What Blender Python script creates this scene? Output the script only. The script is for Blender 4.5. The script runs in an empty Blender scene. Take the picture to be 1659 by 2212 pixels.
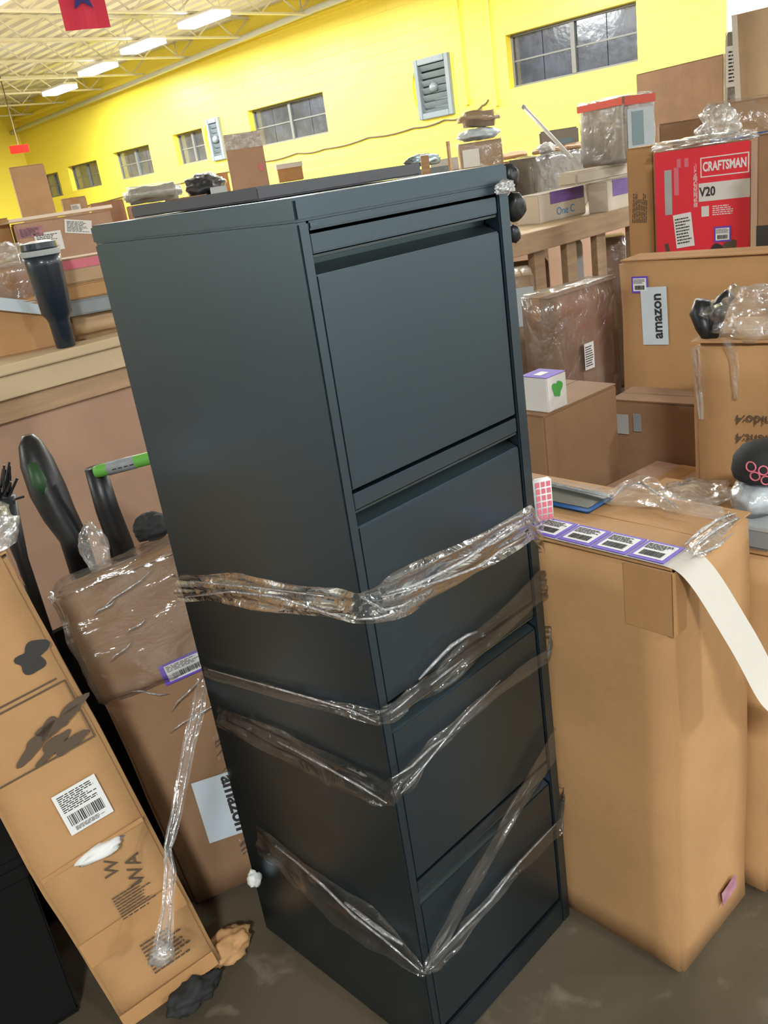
import bpy, bmesh, math, random
from mathutils import Vector, Matrix, noise
# ------------------------------------------------------------------ camera, world, exposure
SC = bpy.context.scene
COL = SC.collection
F_PX, PITCH, ROLL, YAW = 1892.86, .3656, -.1516, .8296
CAM = Vector((0, 0, 1.3412))
FW = Vector((math.cos(YAW)*math.cos(PITCH), math.sin(YAW)*math.cos(PITCH), -math.sin(PITCH)))
_r = Vector((math.sin(YAW), -math.cos(YAW), 0)); _u = _r.cross(FW)
RT = _r*math.cos(ROLL) + _u*math.sin(ROLL); UP = RT.cross(FW)
cd = bpy.data.cameras.new('camera'); cd.sensor_fit = 'VERTICAL'; cd.sensor_height = 24
cd.lens = 24*F_PX/2212; cd.clip_start = .02; cd.clip_end = 200
cam = bpy.data.objects.new('camera', cd); COL.objects.link(cam)
m = Matrix.Identity(4)
for i in range(3):
    m[i][0] = RT[i]; m[i][1] = UP[i]; m[i][2] = -FW[i]; m[i][3] = CAM[i]
cam.matrix_world = m; SC.camera = cam
wd = bpy.data.worlds.new('night'); SC.world = wd; wd.use_nodes = True
wd.node_tree.nodes['Background'].inputs[0].default_value = (.05, .06, .09, 1)
wd.node_tree.nodes['Background'].inputs[1].default_value = .2
SC.view_settings.view_transform = 'Standard'; SC.view_settings.look = 'None'
SC.view_settings.gamma = 1; SC.view_settings.use_curve_mapping = False
SC.view_settings.exposure = 0.35
LAMP_W = 270.0        # watts of one high-bay lamp
LAMP_COL = (.94, .99, 1.0)

# ------------------------------------------------------------------ helpers
def ray(x, y): return FW + RT*((x-829.5)/F_PX) - UP*((y-1106)/F_PX)
def onp(x, y, ax, v):
    d = ray(x, y); return CAM + d*((v-CAM[ax])/d[ax])
def ad(x, y, t):
    d = ray(x, y); return CAM + d*(t/math.hypot(d.x, d.y))
R_ = random.Random(7)
def tag(o, label=None, cat=None, group=None, kind=None):
    if label: o['label'] = label
    if cat: o['category'] = cat
    if group: o['group'] = group
    if kind: o['kind'] = kind
    return o
def link(o, parent=None):
    COL.objects.link(o)
    if parent: o.parent = parent
    return o
def empty(name, label, cat, mat=None, group=None):
    o = bpy.data.objects.new(name, None); o.empty_display_size = .05
    if mat is not None: o.matrix_world = mat
    COL.objects.link(o); return tag(o, label, cat, group)
def frame(o, u, v, w):
    m = Matrix.Identity(4)
    for i in range(3): m[i][0] = u[i]; m[i][1] = v[i]; m[i][2] = w[i]; m[i][3] = o[i]
    return m
def placed(x, y, z, rz=0): return Matrix.Translation((x, y, z)) @ Matrix.Rotation(rz, 4, 'Z')
class MB:
    def __init__(s): s.v = []; s.f = []
    def add(s, vs, fs):
        n = len(s.v); s.v += [tuple(v) for v in vs]; s.f += [tuple(i+n for i in f) for f in fs]; return s
    def box(s, x0, y0, z0, x1, y1, z1):
        return s.add([(x0,y0,z0),(x1,y0,z0),(x1,y1,z0),(x0,y1,z0),(x0,y0,z1),(x1,y0,z1),(x1,y1,z1),(x0,y1,z1)],
            [(0,3,2,1),(4,5,6,7),(0,1,5,4),(1,2,6,5),(2,3,7,6),(3,0,4,7)])
    def bar(s, a, b, w, h=None, up=(0,0,1)):
        a = Vector(a); b = Vector(b); d = (b-a).normalized(); up = Vector(up)
        if abs(d.dot(up)) > .99: up = Vector((1,0,0))
        x = d.cross(up).normalized()*(w/2); y = x.cross(d).normalized()*((h or w)/2)
        vs = [a-x-y, a+x-y, a+x+y, a-x+y, b-x-y, b+x-y, b+x+y, b-x+y]
        return s.add(vs, [(0,1,2,3),(7,6,5,4),(0,4,5,1),(1,5,6,2),(2,6,7,3),(3,7,4,0)])
    def tube(s, pts, r, n=10, caps=True):
        pts = [Vector(p) for p in pts]; rs = r if isinstance(r, (list, tuple)) else [r]*len(pts)
        base = len(s.v); up = Vector((0,0,1)); px = None
        for i, p in enumerate(pts):
            d = (pts[min(i+1, len(pts)-1)] - pts[max(i-1, 0)]).normalized()
            if px is None:
                px = d.cross(up if abs(d.z) < .9 else Vector((1,0,0))).normalized()
            else: px = (px - d*px.dot(d)).normalized()
            py = d.cross(px)
            for k in range(n):
                a = 2*math.pi*k/n; s.v.append(tuple(p + px*(rs[i]*math.cos(a)) + py*(rs[i]*math.sin(a))))
        for i in range(len(pts)-1):
            for k in range(n):
                a = base+i*n+k; b = base+i*n+(k+1) % n
                s.f.append((a, b, b+n, a+n))
        if caps:
            s.f.append(tuple(base+k for k in range(n))[::-1]); s.f.append(tuple(base+(len(pts)-1)*n+k for k in range(n)))
        return s
    def lathe(s, prof, n=28, c=(0,0,0)):   # prof: (r, z)
        base = len(s.v)
        for r, z in prof:
            for k in range(n):
                a = 2*math.pi*k/n; s.v.append((c[0]+r*math.cos(a), c[1]+r*math.sin(a), c[2]+z))
        for i in range(len(prof)-1):
            for k in range(n):
                a = base+i*n+k; b = base+i*n+(k+1) % n; s.f.append((a, b, b+n, a+n))
        s.f.append(tuple(base+k for k in range(n))[::-1]); s.f.append(tuple(base+(len(prof)-1)*n+k for k in range(n)))
        return s
    def extrude_x(s, prof, x0, x1):        # prof: closed list of (y, z)
        n = len(prof); b = len(s.v)
        s.v += [(x0, y, z) for y, z in prof] + [(x1, y, z) for y, z in prof]
        s.f += [(b+i, b+(i+1) % n, b+n+(i+1) % n, b+n+i) for i in range(n)]
        s.f += [tuple(b+i for i in range(n))[::-1], tuple(b+n+i for i in range(n))]
        return s
    def build(s, name, mat, parent=None, bevel=0, smooth=False, seg=2):
        me = bpy.data.meshes.new(name); me.from_pydata(s.v, [], s.f); me.update()
        bm = bmesh.new(); bm.from_mesh(me)
        bmesh.ops.recalc_face_normals(bm, faces=bm.faces)
        if bevel:
            bmesh.ops.bevel(bm, geom=[e for e in bm.edges if len(e.link_faces) == 2 and e.calc_face_angle(0) > .5], offset=bevel, segments=seg, affect='EDGES', clamp_overlap=True)
        bm.to_mesh(me); bm.free()
        if smooth:
            for p in me.polygons: p.use_smooth = True
        me.materials.append(mat)
        return link(bpy.data.objects.new(name, me), parent)
def rough_box(w, d, h, cell=.04, amp=.003, seed=0, bevel=.006, z0=0):
    """box with softly dented faces, base centred at the origin"""
    bm = bmesh.new(); bmesh.ops.create_cube(bm, size=1)
    for v in bm.verts: v.co = Vector((v.co.x*w, v.co.y*d, (v.co.z+.5)*h + z0))
    bmesh.ops.bevel(bm, geom=bm.edges[:], offset=bevel, segments=2, affect='EDGES')
    if amp:
        for ax, L in ((0, w), (1, d), (2, h)):
            n = max(1, min(24, int(L/cell)))
            es = [e for e in bm.edges if abs((e.verts[0].co-e.verts[1].co)[ax]) > L*.6]
            if n > 1: bmesh.ops.subdivide_edges(bm, edges=es, cuts=n, use_grid_fill=True)
        o = Vector((seed*3.1, seed*1.7, 0))
        for v in bm.verts:
            q = v.co*(1/(cell*4)) + o
            v.co += noise.noise_vector(q)*amp*2 + noise.noise_vector(q*2.7)*amp*.6
            v.co.z = max(v.co.z, z0)
    return bm
def bm_obj(name, bm, mat, parent=None, smooth=True):
    bmesh.ops.recalc_face_normals(bm, faces=bm.faces)
    me = bpy.data.meshes.new(name); bm.to_mesh(me); bm.free()
    if smooth:
        for p in me.polygons: p.use_smooth = True
    me.materials.append(mat)
    return link(bpy.data.objects.new(name, me), parent)
# ------------------------------------------------------------------ materials
def mat(name, col, rough=.6, metal=0, var=0.0, scale=8, bump=0.0, bscale=60, stretch=(1,1,1), col2=None, spec=.5, emit=None, coat=0):
    m = bpy.data.materials.new(name); m.use_nodes = True; nt = m.node_tree; b = nt.nodes['Principled BSDF']
    b.inputs['Base Color'].default_value = (*col, 1); b.inputs['Roughness'].default_value = rough
    b.inputs['Metallic'].default_value = metal; b.inputs['Specular IOR Level'].default_value = spec
    b.inputs['Coat Weight'].default_value = coat
    if emit: b.inputs['Emission Color'].default_value = (*col, 1); b.inputs['Emission Strength'].default_value = emit
    if var or bump or col2:
        tc = nt.nodes.new('ShaderNodeTexCoord'); mp = nt.nodes.new('ShaderNodeMapping')
        mp.inputs['Scale'].default_value = stretch; nt.links.new(tc.outputs['Object'], mp.inputs['Vector'])
    if var or col2:
        n = nt.nodes.new('ShaderNodeTexNoise'); n.inputs['Scale'].default_value = scale; n.inputs['Detail'].default_value = 6
        n.inputs['Roughness'].default_value = .6
        nt.links.new(mp.outputs[0], n.inputs['Vector'])
        r = nt.nodes.new('ShaderNodeValToRGB'); c2 = col2 or tuple(c*(1-var) for c in col)
        r.color_ramp.elements[0].position = .35; r.color_ramp.elements[1].position = .65
        r.color_ramp.elements[0].color = (*c2, 1); r.color_ramp.elements[1].color = (*col, 1)
        nt.links.new(n.outputs['Fac'], r.inputs[0]); nt.links.new(r.outputs[0], b.inputs['Base Color'])
    if bump:
        n2 = nt.nodes.new('ShaderNodeTexNoise'); n2.inputs['Scale'].default_value = bscale; n2.inputs['Detail'].default_value = 4
        nt.links.new(mp.outputs[0], n2.inputs['Vector'])
        bp = nt.nodes.new('ShaderNodeBump'); bp.inputs['Strength'].default_value = bump; bp.inputs['Distance'].default_value = .01
        nt.links.new(n2.outputs['Fac'], bp.inputs['Height']); nt.links.new(bp.outputs[0], b.inputs['Normal'])
    return m
def film_mat(name, milk=.12, tint=(.9,.92,.92), gloss=.25, rough=.12, bscale=18, stretch=(1,1,1), bstr=.8):
    m = bpy.data.materials.new(name); m.use_nodes = True; nt = m.node_tree; N = nt.nodes; L = nt.links
    N.remove(N['Principled BSDF']); out = N['Material Output']
    tr = N.new('ShaderNodeBsdfTransparent'); gl = N.new('ShaderNodeBsdfGlossy'); df = N.new('ShaderNodeBsdfDiffuse')
    gl.inputs['Roughness'].default_value = rough; df.inputs[0].default_value = (*tint, 1); gl.inputs[0].default_value = (.95,.97,1,1)
    tc = N.new('ShaderNodeTexCoord'); mp = N.new('ShaderNodeMapping'); mp.inputs['Scale'].default_value = stretch
    n = N.new('ShaderNodeTexNoise'); n.inputs['Scale'].default_value = bscale; n.inputs['Detail'].default_value = 5
    n.inputs['Distortion'].default_value = 1.2
    L.new(tc.outputs['Object'], mp.inputs[0]); L.new(mp.outputs[0], n.inputs['Vector'])
    bp = N.new('ShaderNodeBump'); bp.inputs['Strength'].default_value = bstr; bp.inputs['Distance'].default_value = .02
    L.new(n.outputs['Fac'], bp.inputs['Height']); L.new(bp.outputs[0], gl.inputs['Normal'])
    r = N.new('ShaderNodeMapRange'); r.inputs['From Min'].default_value = .35; r.inputs['From Max'].default_value = .75
    r.inputs['To Min'].default_value = milk*.3; r.inputs['To Max'].default_value = min(1, milk*2)
    L.new(n.outputs['Fac'], r.inputs['Value'])
    m1 = N.new('ShaderNodeMixShader'); L.new(r.outputs[0], m1.inputs[0]); L.new(tr.outputs[0], m1.inputs[1]); L.new(df.outputs[0], m1.inputs[2])
    fr = N.new('ShaderNodeLayerWeight'); fr.inputs['Blend'].default_value = .3
    a = N.new('ShaderNodeMath'); a.operation = 'MULTIPLY_ADD'; a.inputs[1].default_value = .5; a.inputs[2].default_value = gloss*.6; a.use_clamp = True
    L.new(bp.outputs[0], fr.inputs['Normal']); L.new(fr.outputs['Fresnel'], a.inputs[0])
    m2 = N.new('ShaderNodeMixShader'); L.new(a.outputs[0], m2.inputs[0]); L.new(m1.outputs[0], m2.inputs[1]); L.new(gl.outputs[0], m2.inputs[2])
    L.new(m2.outputs[0], out.inputs[0]); return m
M = {}
M['card'] = mat('cardboard', (.50,.275,.115), .75, var=.14, scale=5, bump=.08, bscale=90)
M['card2'] = mat('cardboard_pale', (.52,.34,.19), .75, var=.15, scale=6, bump=.08, bscale=90)
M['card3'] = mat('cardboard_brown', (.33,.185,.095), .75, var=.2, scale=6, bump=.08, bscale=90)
M['card4'] = mat('cardboard_rosy', (.48,.29,.19), .72, var=.12, scale=5, bump=.08, bscale=90)
M['cardin'] = mat('cardboard_edge', (.56,.36,.19), .8)
M['tape'] = mat('parcel_tape', (.47,.25,.10), .5, var=.08, scale=20, bump=.1, bscale=30)
M['cleartape'] = film_mat('clear_tape', .25, (.75,.7,.6), .3, .2, 25)
M['metal'] = mat('dark_steel_paint', (.105,.145,.178), .34, metal=.97, bump=.02, bscale=400)
M['metal2'] = mat('dark_steel_recess', (.17,.22,.24), .34, metal=.95)
M['black'] = mat('black_plastic', (.012,.012,.013), .4)
M['pitch'] = mat('shade_black', (.006,.006,.006), .8, spec=.15)  # glossless black for the shapes that stand in for deep shade
M['blackm'] = mat('black_matt', (.02,.02,.02), .8, bump=.1)
M['navy'] = mat('navy_metal', (.012,.022,.035), .35, coat=.4)
M['green'] = mat('lime_green_plastic', (.13,.42,.06), .45)
M['dgreen'] = mat('dark_green_print', (.02,.07,.02), .5)
M['white'] = mat('white_board', (.72,.70,.66), .6, var=.05)
M['paper'] = mat('paper_label', (.78,.78,.76), .55)
M['paperblue'] = mat('bluish_paper', (.60,.68,.74), .5, var=.06)
M['cream'] = mat('cream_board', (.66,.58,.47), .6, var=.06)
M['purple'] = mat('purple_ink', (.13,.06,.50), .5)
M['violet'] = mat('violet_print', (.17,.08,.34), .5)
M['ink'] = mat('black_ink', (.03,.027,.025), .6)
M['brownink'] = mat('brown_ink', (.10,.065,.04), .7)
M['blueink'] = mat('blue_ink', (.06,.28,.6), .5)
M['red'] = mat('red_print', (.78,.025,.045), .45)
M['pink'] = mat('pink_print', (.7,.17,.22), .55)
M['redband'] = mat('orange_red_band', (.75,.08,.04), .35)
M['silver'] = mat('silver_wrap', (.50,.45,.42), .3, metal=.3, var=.25, scale=14, bump=.4, bscale=16)
M['grey'] = mat('grey_plastic', (.28,.30,.31), .5, var=.1)
M['greybrown'] = mat('taupe_panel', (.26,.225,.185), .6, var=.15, scale=5)
M['lgrey'] = mat('light_grey_plastic', (.42,.44,.44), .5, var=.1)
M['foam'] = mat('grey_foam', (.52,.58,.54), .5, var=.3, scale=9, bump=.5, bscale=20)
M['wood'] = mat('pine_wood', (.50,.32,.18), .6, var=.25, scale=4, stretch=(1,10,10), bump=.05)
M['mdf'] = mat('mdf_board', (.62,.47,.29), .6, var=.08, scale=4)
M['green_sign'] = mat('green_ink', (.06,.36,.06), .5)
M['blue'] = mat('blue_plastic', (.02,.09,.26), .4)
M['film'] = film_mat('stretch_film', .035, (.62,.52,.42), .10, .09, 9, (1,1,1), .5)
M['film2'] = film_mat('milky_film', .16, (.75,.74,.70), .20, .12, 13, (1,1,1), .7)
M['film4'] = film_mat('box_wrap_film', .10, (.62,.56,.46), .14, .10, 6, (1,1,3), .5)
M['film3'] = film_mat('thin_wrap', .09, (.85,.85,.82), .15, .15, 12)
M['glassdark'] = mat('phone_glass', (.02,.028,.024), .3, spec=.25)
M['joist'] = mat('joist_paint', (.62,.60,.55), .6)
M['deck'] = mat('roof_deck_paint', (.72,.70,.66), .8, var=.08, scale=1.5)
M['pipe'] = mat('grey_pipe', (.55,.57,.57), .45)
M['louvre'] = mat('fan_grey', (.17,.20,.21), .4, var=.1)
M['frame'] = mat('window_frame', (.13,.13,.12), .3)
M['pane'] = mat('dirty_night_glass', (.055,.062,.085), .16, var=.5, scale=3, bump=.35, bscale=5, spec=1, coat=1)
M['exit'] = mat('exit_sign_red', (.9,.012,.008), .9, emit=.6, spec=0)
M['lens'] = mat('lamp_lens', (1,1,1), .4, emit=14)
M['lamphouse'] = mat('lamp_housing', (.7,.7,.7), .4)
M['bannerblue'] = mat('banner_navy', (.05,.04,.25), .7)
M['banner'] = mat('banner_red', (.80,.045,.10), .7)
# yellow block wall
def wall_mat(name, col):
    m = mat(name, col, .42, spec=.4); nt = m.node_tree; N = nt.nodes; L = nt.links; b = N['Principled BSDF']
    g = N.new('ShaderNodeNewGeometry'); s = N.new('ShaderNodeSeparateXYZ'); c = N.new('ShaderNodeCombineXYZ'); a = N.new('ShaderNodeMath')
    L.new(g.outputs['Position'], s.inputs[0]); L.new(s.outputs[0], a.inputs[0]); L.new(s.outputs[1], a.inputs[1])
    L.new(a.outputs[0], c.inputs[0]); L.new(s.outputs[2], c.inputs[1])
    br = N.new('ShaderNodeTexBrick'); br.inputs['Scale'].default_value = 1; br.inputs['Brick Width'].default_value = .4; br.inputs['Row Height'].default_value = .2
    br.inputs['Mortar Size'].default_value = .006; br.inputs['Mortar Smooth'].default_value = .6
    br.inputs['Color1'].default_value = (1,1,1,1); br.inputs['Color2'].default_value = (1,1,1,1); br.inputs['Mortar'].default_value = (0,0,0,1)
    L.new(c.outputs[0], br.inputs['Vector'])
    bp = N.new('ShaderNodeBump'); bp.inputs['Strength'].default_value = .35; bp.inputs['Distance'].default_value = .01
    L.new(br.outputs['Color'], bp.inputs['Height']); L.new(bp.outputs[0], b.inputs['Normal']); return m
M['yellow'] = wall_mat('yellow_block_paint', (.84,.69,.075))
M['whitewall'] = wall_mat('white_block_paint', (.75,.72,.66))
# concrete floor
def floor_mat():
    m = mat('worn_concrete', (.20,.165,.115), .55); nt = m.node_tree; N = nt.nodes; L = nt.links; b = N['Principled BSDF']
    tc = N.new('ShaderNodeTexCoord')
    n1 = N.new('ShaderNodeTexNoise'); n1.inputs['Scale'].default_value = 2.2; n1.inputs['Detail'].default_value = 8; n1.inputs['Distortion'].default_value = .8
    n2 = N.new('ShaderNodeTexNoise'); n2.inputs['Scale'].default_value = 11; n2.inputs['Detail'].default_value = 6; n2.inputs['Distortion'].default_value = .6
    L.new(tc.outputs['Object'], n1.inputs[0]); L.new(tc.outputs['Object'], n2.inputs[0])
    r1 = N.new('ShaderNodeValToRGB'); r1.color_ramp.elements[0].position = .38; r1.color_ramp.elements[0].color = (.070,.054,.034,1)
    r1.color_ramp.elements[1].position = .62; r1.color_ramp.elements[1].color = (.115,.090,.058,1)
    r2 = N.new('ShaderNodeValToRGB'); r2.color_ramp.elements[0].position = .58; r2.color_ramp.elements[0].color = (0,0,0,1)
    r2.color_ramp.elements[1].position = .72; r2.color_ramp.elements[1].color = (.6,.6,.6,1)
    L.new(n1.outputs['Fac'], r1.inputs[0]); L.new(n2.outputs['Fac'], r2.inputs[0])
    mx = N.new('ShaderNodeMix'); mx.data_type = 'RGBA'; L.new(r2.outputs[0], mx.inputs[0]); L.new(r1.outputs[0], mx.inputs[6])
    mx.inputs[7].default_value = (.24,.19,.14,1)
    L.new(mx.outputs[2], b.inputs['Base Color'])
    bp = N.new('ShaderNodeBump'); bp.inputs['Strength'].default_value = .2; bp.inputs['Distance'].default_value = .004
    L.new(n2.outputs['Fac'], bp.inputs['Height']); L.new(bp.outputs[0], b.inputs['Normal'])
    return m
M['floor'] = floor_mat()

# ------------------------------------------------------------------ print, labels, text
def face_frame(face, w, d, h):
    return {'front': (Vector((0,-d/2,h/2)), Vector((1,0,0)), Vector((0,0,1)), Vector((0,-1,0)), w, h),
            'left':  (Vector((-w/2,0,h/2)), Vector((0,-1,0)), Vector((0,0,1)), Vector((-1,0,0)), d, h),
            'right': (Vector((w/2,0,h/2)), Vector((0,1,0)), Vector((0,0,1)), Vector((1,0,0)), d, h),
            'top':   (Vector((0,0,h)), Vector((1,0,0)), Vector((0,1,0)), Vector((0,0,1)), w, d)}[face]
def on_face(dims, face, fx, fy, lift=.0015, rot=0):
    """matrix of a spot on a face: fx, fy in 0..1 from its lower left corner"""
    o, u, v, n, W, H = face_frame(face, *dims)
    p = o + u*((fx-.5)*W) + v*((fy-.5)*H) + n*lift
    u2 = u*math.cos(rot)+v*math.sin(rot); v2 = v*math.cos(rot)-u*math.sin(rot)
    return frame(p, u2, v2, n)
def plate(name, w, h, t, mt, parent, mx):
    o = MB().box(-w/2,-h/2,0,w/2,h/2,t).build(name, mt, parent); o.matrix_local = mx; return o
def bars(kind, w, h, seed=0):
    r = random.Random(seed); mb = MB(); z0, z1 = 0, .0006
    if kind == 'barcode':
        x = -w/2
        while x < w/2:
            t = w*r.choice((.012,.02,.034)); mb.box(x, -h/2, z0, min(x+t, w/2), h/2, z1); x += t + w*r.choice((.014,.022,.03))
    else:
        n = 5 if kind == 'text' else 9
        for i in range(n):
            y = h/2 - (i+.5)*h/n; x = -w/2; e = w/2 - r.random()*w*.35
            while x < e:
                L = w*r.uniform(.06,.2); mb.box(x, y-h/n*.22, z0, min(x+L, e), y+h/n*.22, z1); x += L + w*.03
    return mb
def label(parent, mx, w, h, style='ship', seed=0, paper='paper'):
    t = .0012
    if style == 'purple':
        b = plate('label_border', w, h, t*.8, M['purple'], parent, mx)
        l = plate('label', w*.80, h*.78, t, M[paper], b, Matrix.Translation((0,0,t*.4)))
        o = MB()
        a = bars('text', w*.74, h*.3, seed); o.add([(x, y+h*.2, z+t) for x, y, z in a.v], a.f)
        a = bars('barcode', w*.6, h*.26, seed+1); o.add([(x, y-h*.18, z+t) for x, y, z in a.v], a.f)
        p = o.build('label_print', M['ink'], b); p.location = (0,0,t*.4); return b
    l = plate('label', w, h, t, M[paper], parent, mx)
    o = MB()
    if style == 'ship':
        a = bars('dense', w*.84, h*.42, seed); o.add([(x, y+h*.23, z+t) for x, y, z in a.v], a.f)
        a = bars('barcode', w*.8, h*.26, seed+1); o.add([(x, y-h*.18, z+t) for x, y, z in a.v], a.f)
        a = bars('text', w*.7, h*.1, seed+2); o.add([(x, y-h*.4, z+t) for x, y, z in a.v], a.f)
    elif style == 'barcode':
        a = bars('barcode', w*.84, h*.6, seed+1); o.add([(x, y, z+t) for x, y, z in a.v], a.f)
    elif style == 'text':
        a = bars('dense', w*.84, h*.8, seed); o.add([(x, y, z+t) for x, y, z in a.v], a.f)
    if o.v: o.build('label_print', M['ink'], l)
    return l
def text(s, size, mt, parent, mx, name='lettering', bold=0, align='CENTER', sx=1):
    c = bpy.data.curves.new('txt', 'FONT'); c.body = s; c.size = size; c.extrude = .0006; c.align_x = align; c.align_y = 'CENTER'; c.offset = bold
    c.resolution_u = 3
    o = bpy.data.objects.new('txt', c); COL.objects.link(o)
    dg = bpy.context.evaluated_depsgraph_get(); me = bpy.data.meshes.new_from_object(o.evaluated_get(dg))
    bpy.data.objects.remove(o); bpy.data.curves.remove(c)
    me.materials.clear(); me.materials.append(mt); me.transform(Matrix.Diagonal((sx,1,1,1)))
    t = link(bpy.data.objects.new(name, me), parent); t.matrix_local = mx; return t
# ------------------------------------------------------------------ boxes
def carton(label_, cat='box', mx=None, dims=(.3,.3,.3), mt='card', tape=True, flaps=True, amp=0, name='cardboard_box', group=None, seed=0, tapemat='tape', bevel=.004, wrap=None):
    w, d, h = dims
    r = empty(name, label_, cat, mx, group)
    ft = .003 if flaps else 0
    hb = h-ft
    if amp: bm_obj('body', rough_box(w, d, hb, cell=max(.03, max(dims)/14), amp=amp, seed=seed, bevel=bevel), M[mt], r)
    else: bm_obj('body', rough_box(w, d, hb, amp=0, bevel=min(bevel, min(dims)*.2)), M[mt], r, smooth=False)
    if flaps:                                   # two top flaps that meet in a seam along the longer side
        g = .0015
        if w >= d:
            for s in (-1, 1):
                o = MB().box(-w/2+.001, g if s > 0 else -d/2+.001, 0, w/2-.001, d/2-.001 if s > 0 else -g, ft).build('flap', M[mt], r); o.location.z = hb
        else:
            for s in (-1, 1):
                o = MB().box(g if s > 0 else -w/2+.001, -d/2+.001, 0, w/2-.001 if s > 0 else -g, d/2-.001, ft).build('flap', M[mt], r); o.location.z = hb
    if tape:
        tw = min(.05, min(w, d)*.3); dr = min(.07, h*.4); t = .0012; a = MB()
        if w >= d:
            a.box(-w/2-t, -tw/2, h, w/2+t, tw/2, h+t); a.box(-w/2-t, -tw/2, h-dr, -w/2, tw/2, h+t); a.box(w/2, -tw/2, h-dr, w/2+t, tw/2, h+t)
        else:
            a.box(-tw/2, -d/2-t, h, tw/2, d/2+t, h+t); a.box(-tw/2, -d/2-t, h-dr, tw/2, -d/2, h+t); a.box(-tw/2, d/2, h-dr, tw/2, d/2+t, h+t)
        a.build('packing_tape', M[tapemat], r)
    if wrap: bm_obj('stretch_wrap', rough_box(w+.014, d+.014, h+.008, cell=max(.02, max(dims)/16), amp=.004, seed=seed+5, bevel=.008), M[wrap], r)
    r['_dims'] = dims
    return r
def geom(xl, yt, xr, dist, zb, th, d):
    """place a box by where its front top-left corner and right edge fall; returns matrix and size"""
    P = ad(xl, yt, dist)
    if th is None: th = math.atan2(P.y, P.x)-math.pi/2+.04
    u = Vector((math.cos(th), math.sin(th), 0))
    dr = ray(xr, yt)
    # CAM + t*dr = P + s*u in plan
    det = -dr.x*u.y + dr.y*u.x
    bx, by = P.x-CAM.x, P.y-CAM.y
    s = (dr.x*by - dr.y*bx)/det * -1
    s = abs(s); h = P.z-zb; n = Vector((-u.y, u.x, 0))
    c = P + u*(s/2) + n*(d/2)
    return placed(c.x, c.y, zb, th), (s, d, h)
RX, RY = None, -math.pi/2
def isect(P, u, px, py):
    d = ray(px, py); det = u.x*(-d.y) + u.y*d.x
    b = (CAM.x-P.x, CAM.y-P.y); return abs((b[0]*(-d.y) + b[1]*d.x)/det)
def cgeom(xc, yt, xl, xr, dist, zb, phi):
    """box by its near corner: picture x of the corner, of the left end and of the right end"""
    P = ad(xc, yt, dist); u = Vector((math.cos(phi), math.sin(phi), 0)); v = Vector((-u.y, u.x, 0))
    s = isect(P, u, xr, yt); q = isect(P, v, xl, yt); c = P + u*(s/2) + v*(q/2)
    return placed(c.x, c.y, zb, phi), (s, q, P.z-zb)
def ccarton(xc, yt, xl, xr, dist, zb, phi, label_, **k):
    mx, dims = cgeom(xc, yt, xl, xr, dist, zb, phi)
    return carton(label_, mx=mx, dims=dims, **k), dims
def pcarton(xl, yt, xr, dist, zb, th, d, label_, **k):
    mx, dims = geom(xl, yt, xr, dist, zb, th, d)
    return carton(label_, mx=mx, dims=dims, **k), dims
def crumple(name, label_, cat, c, r, mt, seed=0, amp=.45, sub=4, parent=None, flat=True, freq=2.2):
    """crumpled lump centred at c with radii r"""
    bm = bmesh.new(); bmesh.ops.create_icosphere(bm, subdivisions=sub, radius=1)
    o = Vector((seed*5.3, seed*2.1, seed))
    for v in bm.verts:
        n = v.co.normalized()
        k = 1 + amp*(noise.noise(n*freq+o)) + amp*.5*abs(noise.noise(n*freq*2.3+o)) + amp*.25*noise.noise(n*freq*6+o)
        v.co = Vector((n.x*r[0]*k, n.y*r[1]*k, n.z*r[2]*k))
        if flat: v.co.z = max(v.co.z, -r[2]*.8)
    ob = bm_obj(name, bm, M[mt], parent); ob.location = c
    if parent is None: tag(ob, label_, cat)
    return ob
def ribbon(name, tops, bots, mt, parent=None, across=8, along=5, amp=.004, seed=0, thick=.0):
    """wrinkled strip of film between two 3-D polylines"""
    T = [Vector(p) for p in tops]; B = [Vector(p) for p in bots]; mb = MB(); rows = []
    n = len(T)
    for i in range(n-1):
        for k in range(along + (1 if i == n-2 else 0)):
            t = k/along; rows.append((T[i].lerp(T[i+1], t), B[i].lerp(B[i+1], t)))
    for i, (a, b) in enumerate(rows):
        p2 = rows[min(i+1, len(rows)-1)]; p0 = rows[max(i-1, 0)]
        nrm = (p2[0]-p0[0]).cross(b-a).normalized()
        for j in range(across+1):
            s = j/across; p = a.lerp(b, s)
            q = Vector((s*5+seed, i*.13, seed*.7))
            mb.v.append(tuple(p + nrm*(amp*(noise.noise(q)+.6*math.sin(s*17+noise.noise(q*.7)*6+i*.05)))))
    for i in range(len(rows)-1):
        for j in range(across):
            a = i*(across+1)+j; mb.f.append((a, a+1, a+across+2, a+across+1))
    return mb.build(name, M[mt], parent, smooth=True)

def at_face(dm, r, x, y):    # local face coordinates of a picture point on the front face
    n = r.matrix_world.to_3x3() @ Vector((0,-1,0)); p0 = r.matrix_world @ Vector((0,-dm[1]/2,0)); d = ray(x, y)
    t_ = (p0-CAM).dot(n)/d.dot(n); q = r.matrix_world.inverted() @ (CAM+d*t_); return (q.x/dm[0]+.5, q.z/dm[2])
# ------------------------------------------------------------------ the hall
XW, Y0W, Y1W, X0W, ZC = 12.0, -9.0, 25.6, -7.0, 4.45
def structure(o): o['kind'] = 'structure'; return o
structure(MB().box(X0W-.3, Y0W-.3, -.2, XW+.4, Y1W+.3, 0).build('floor', M['floor']))
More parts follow.
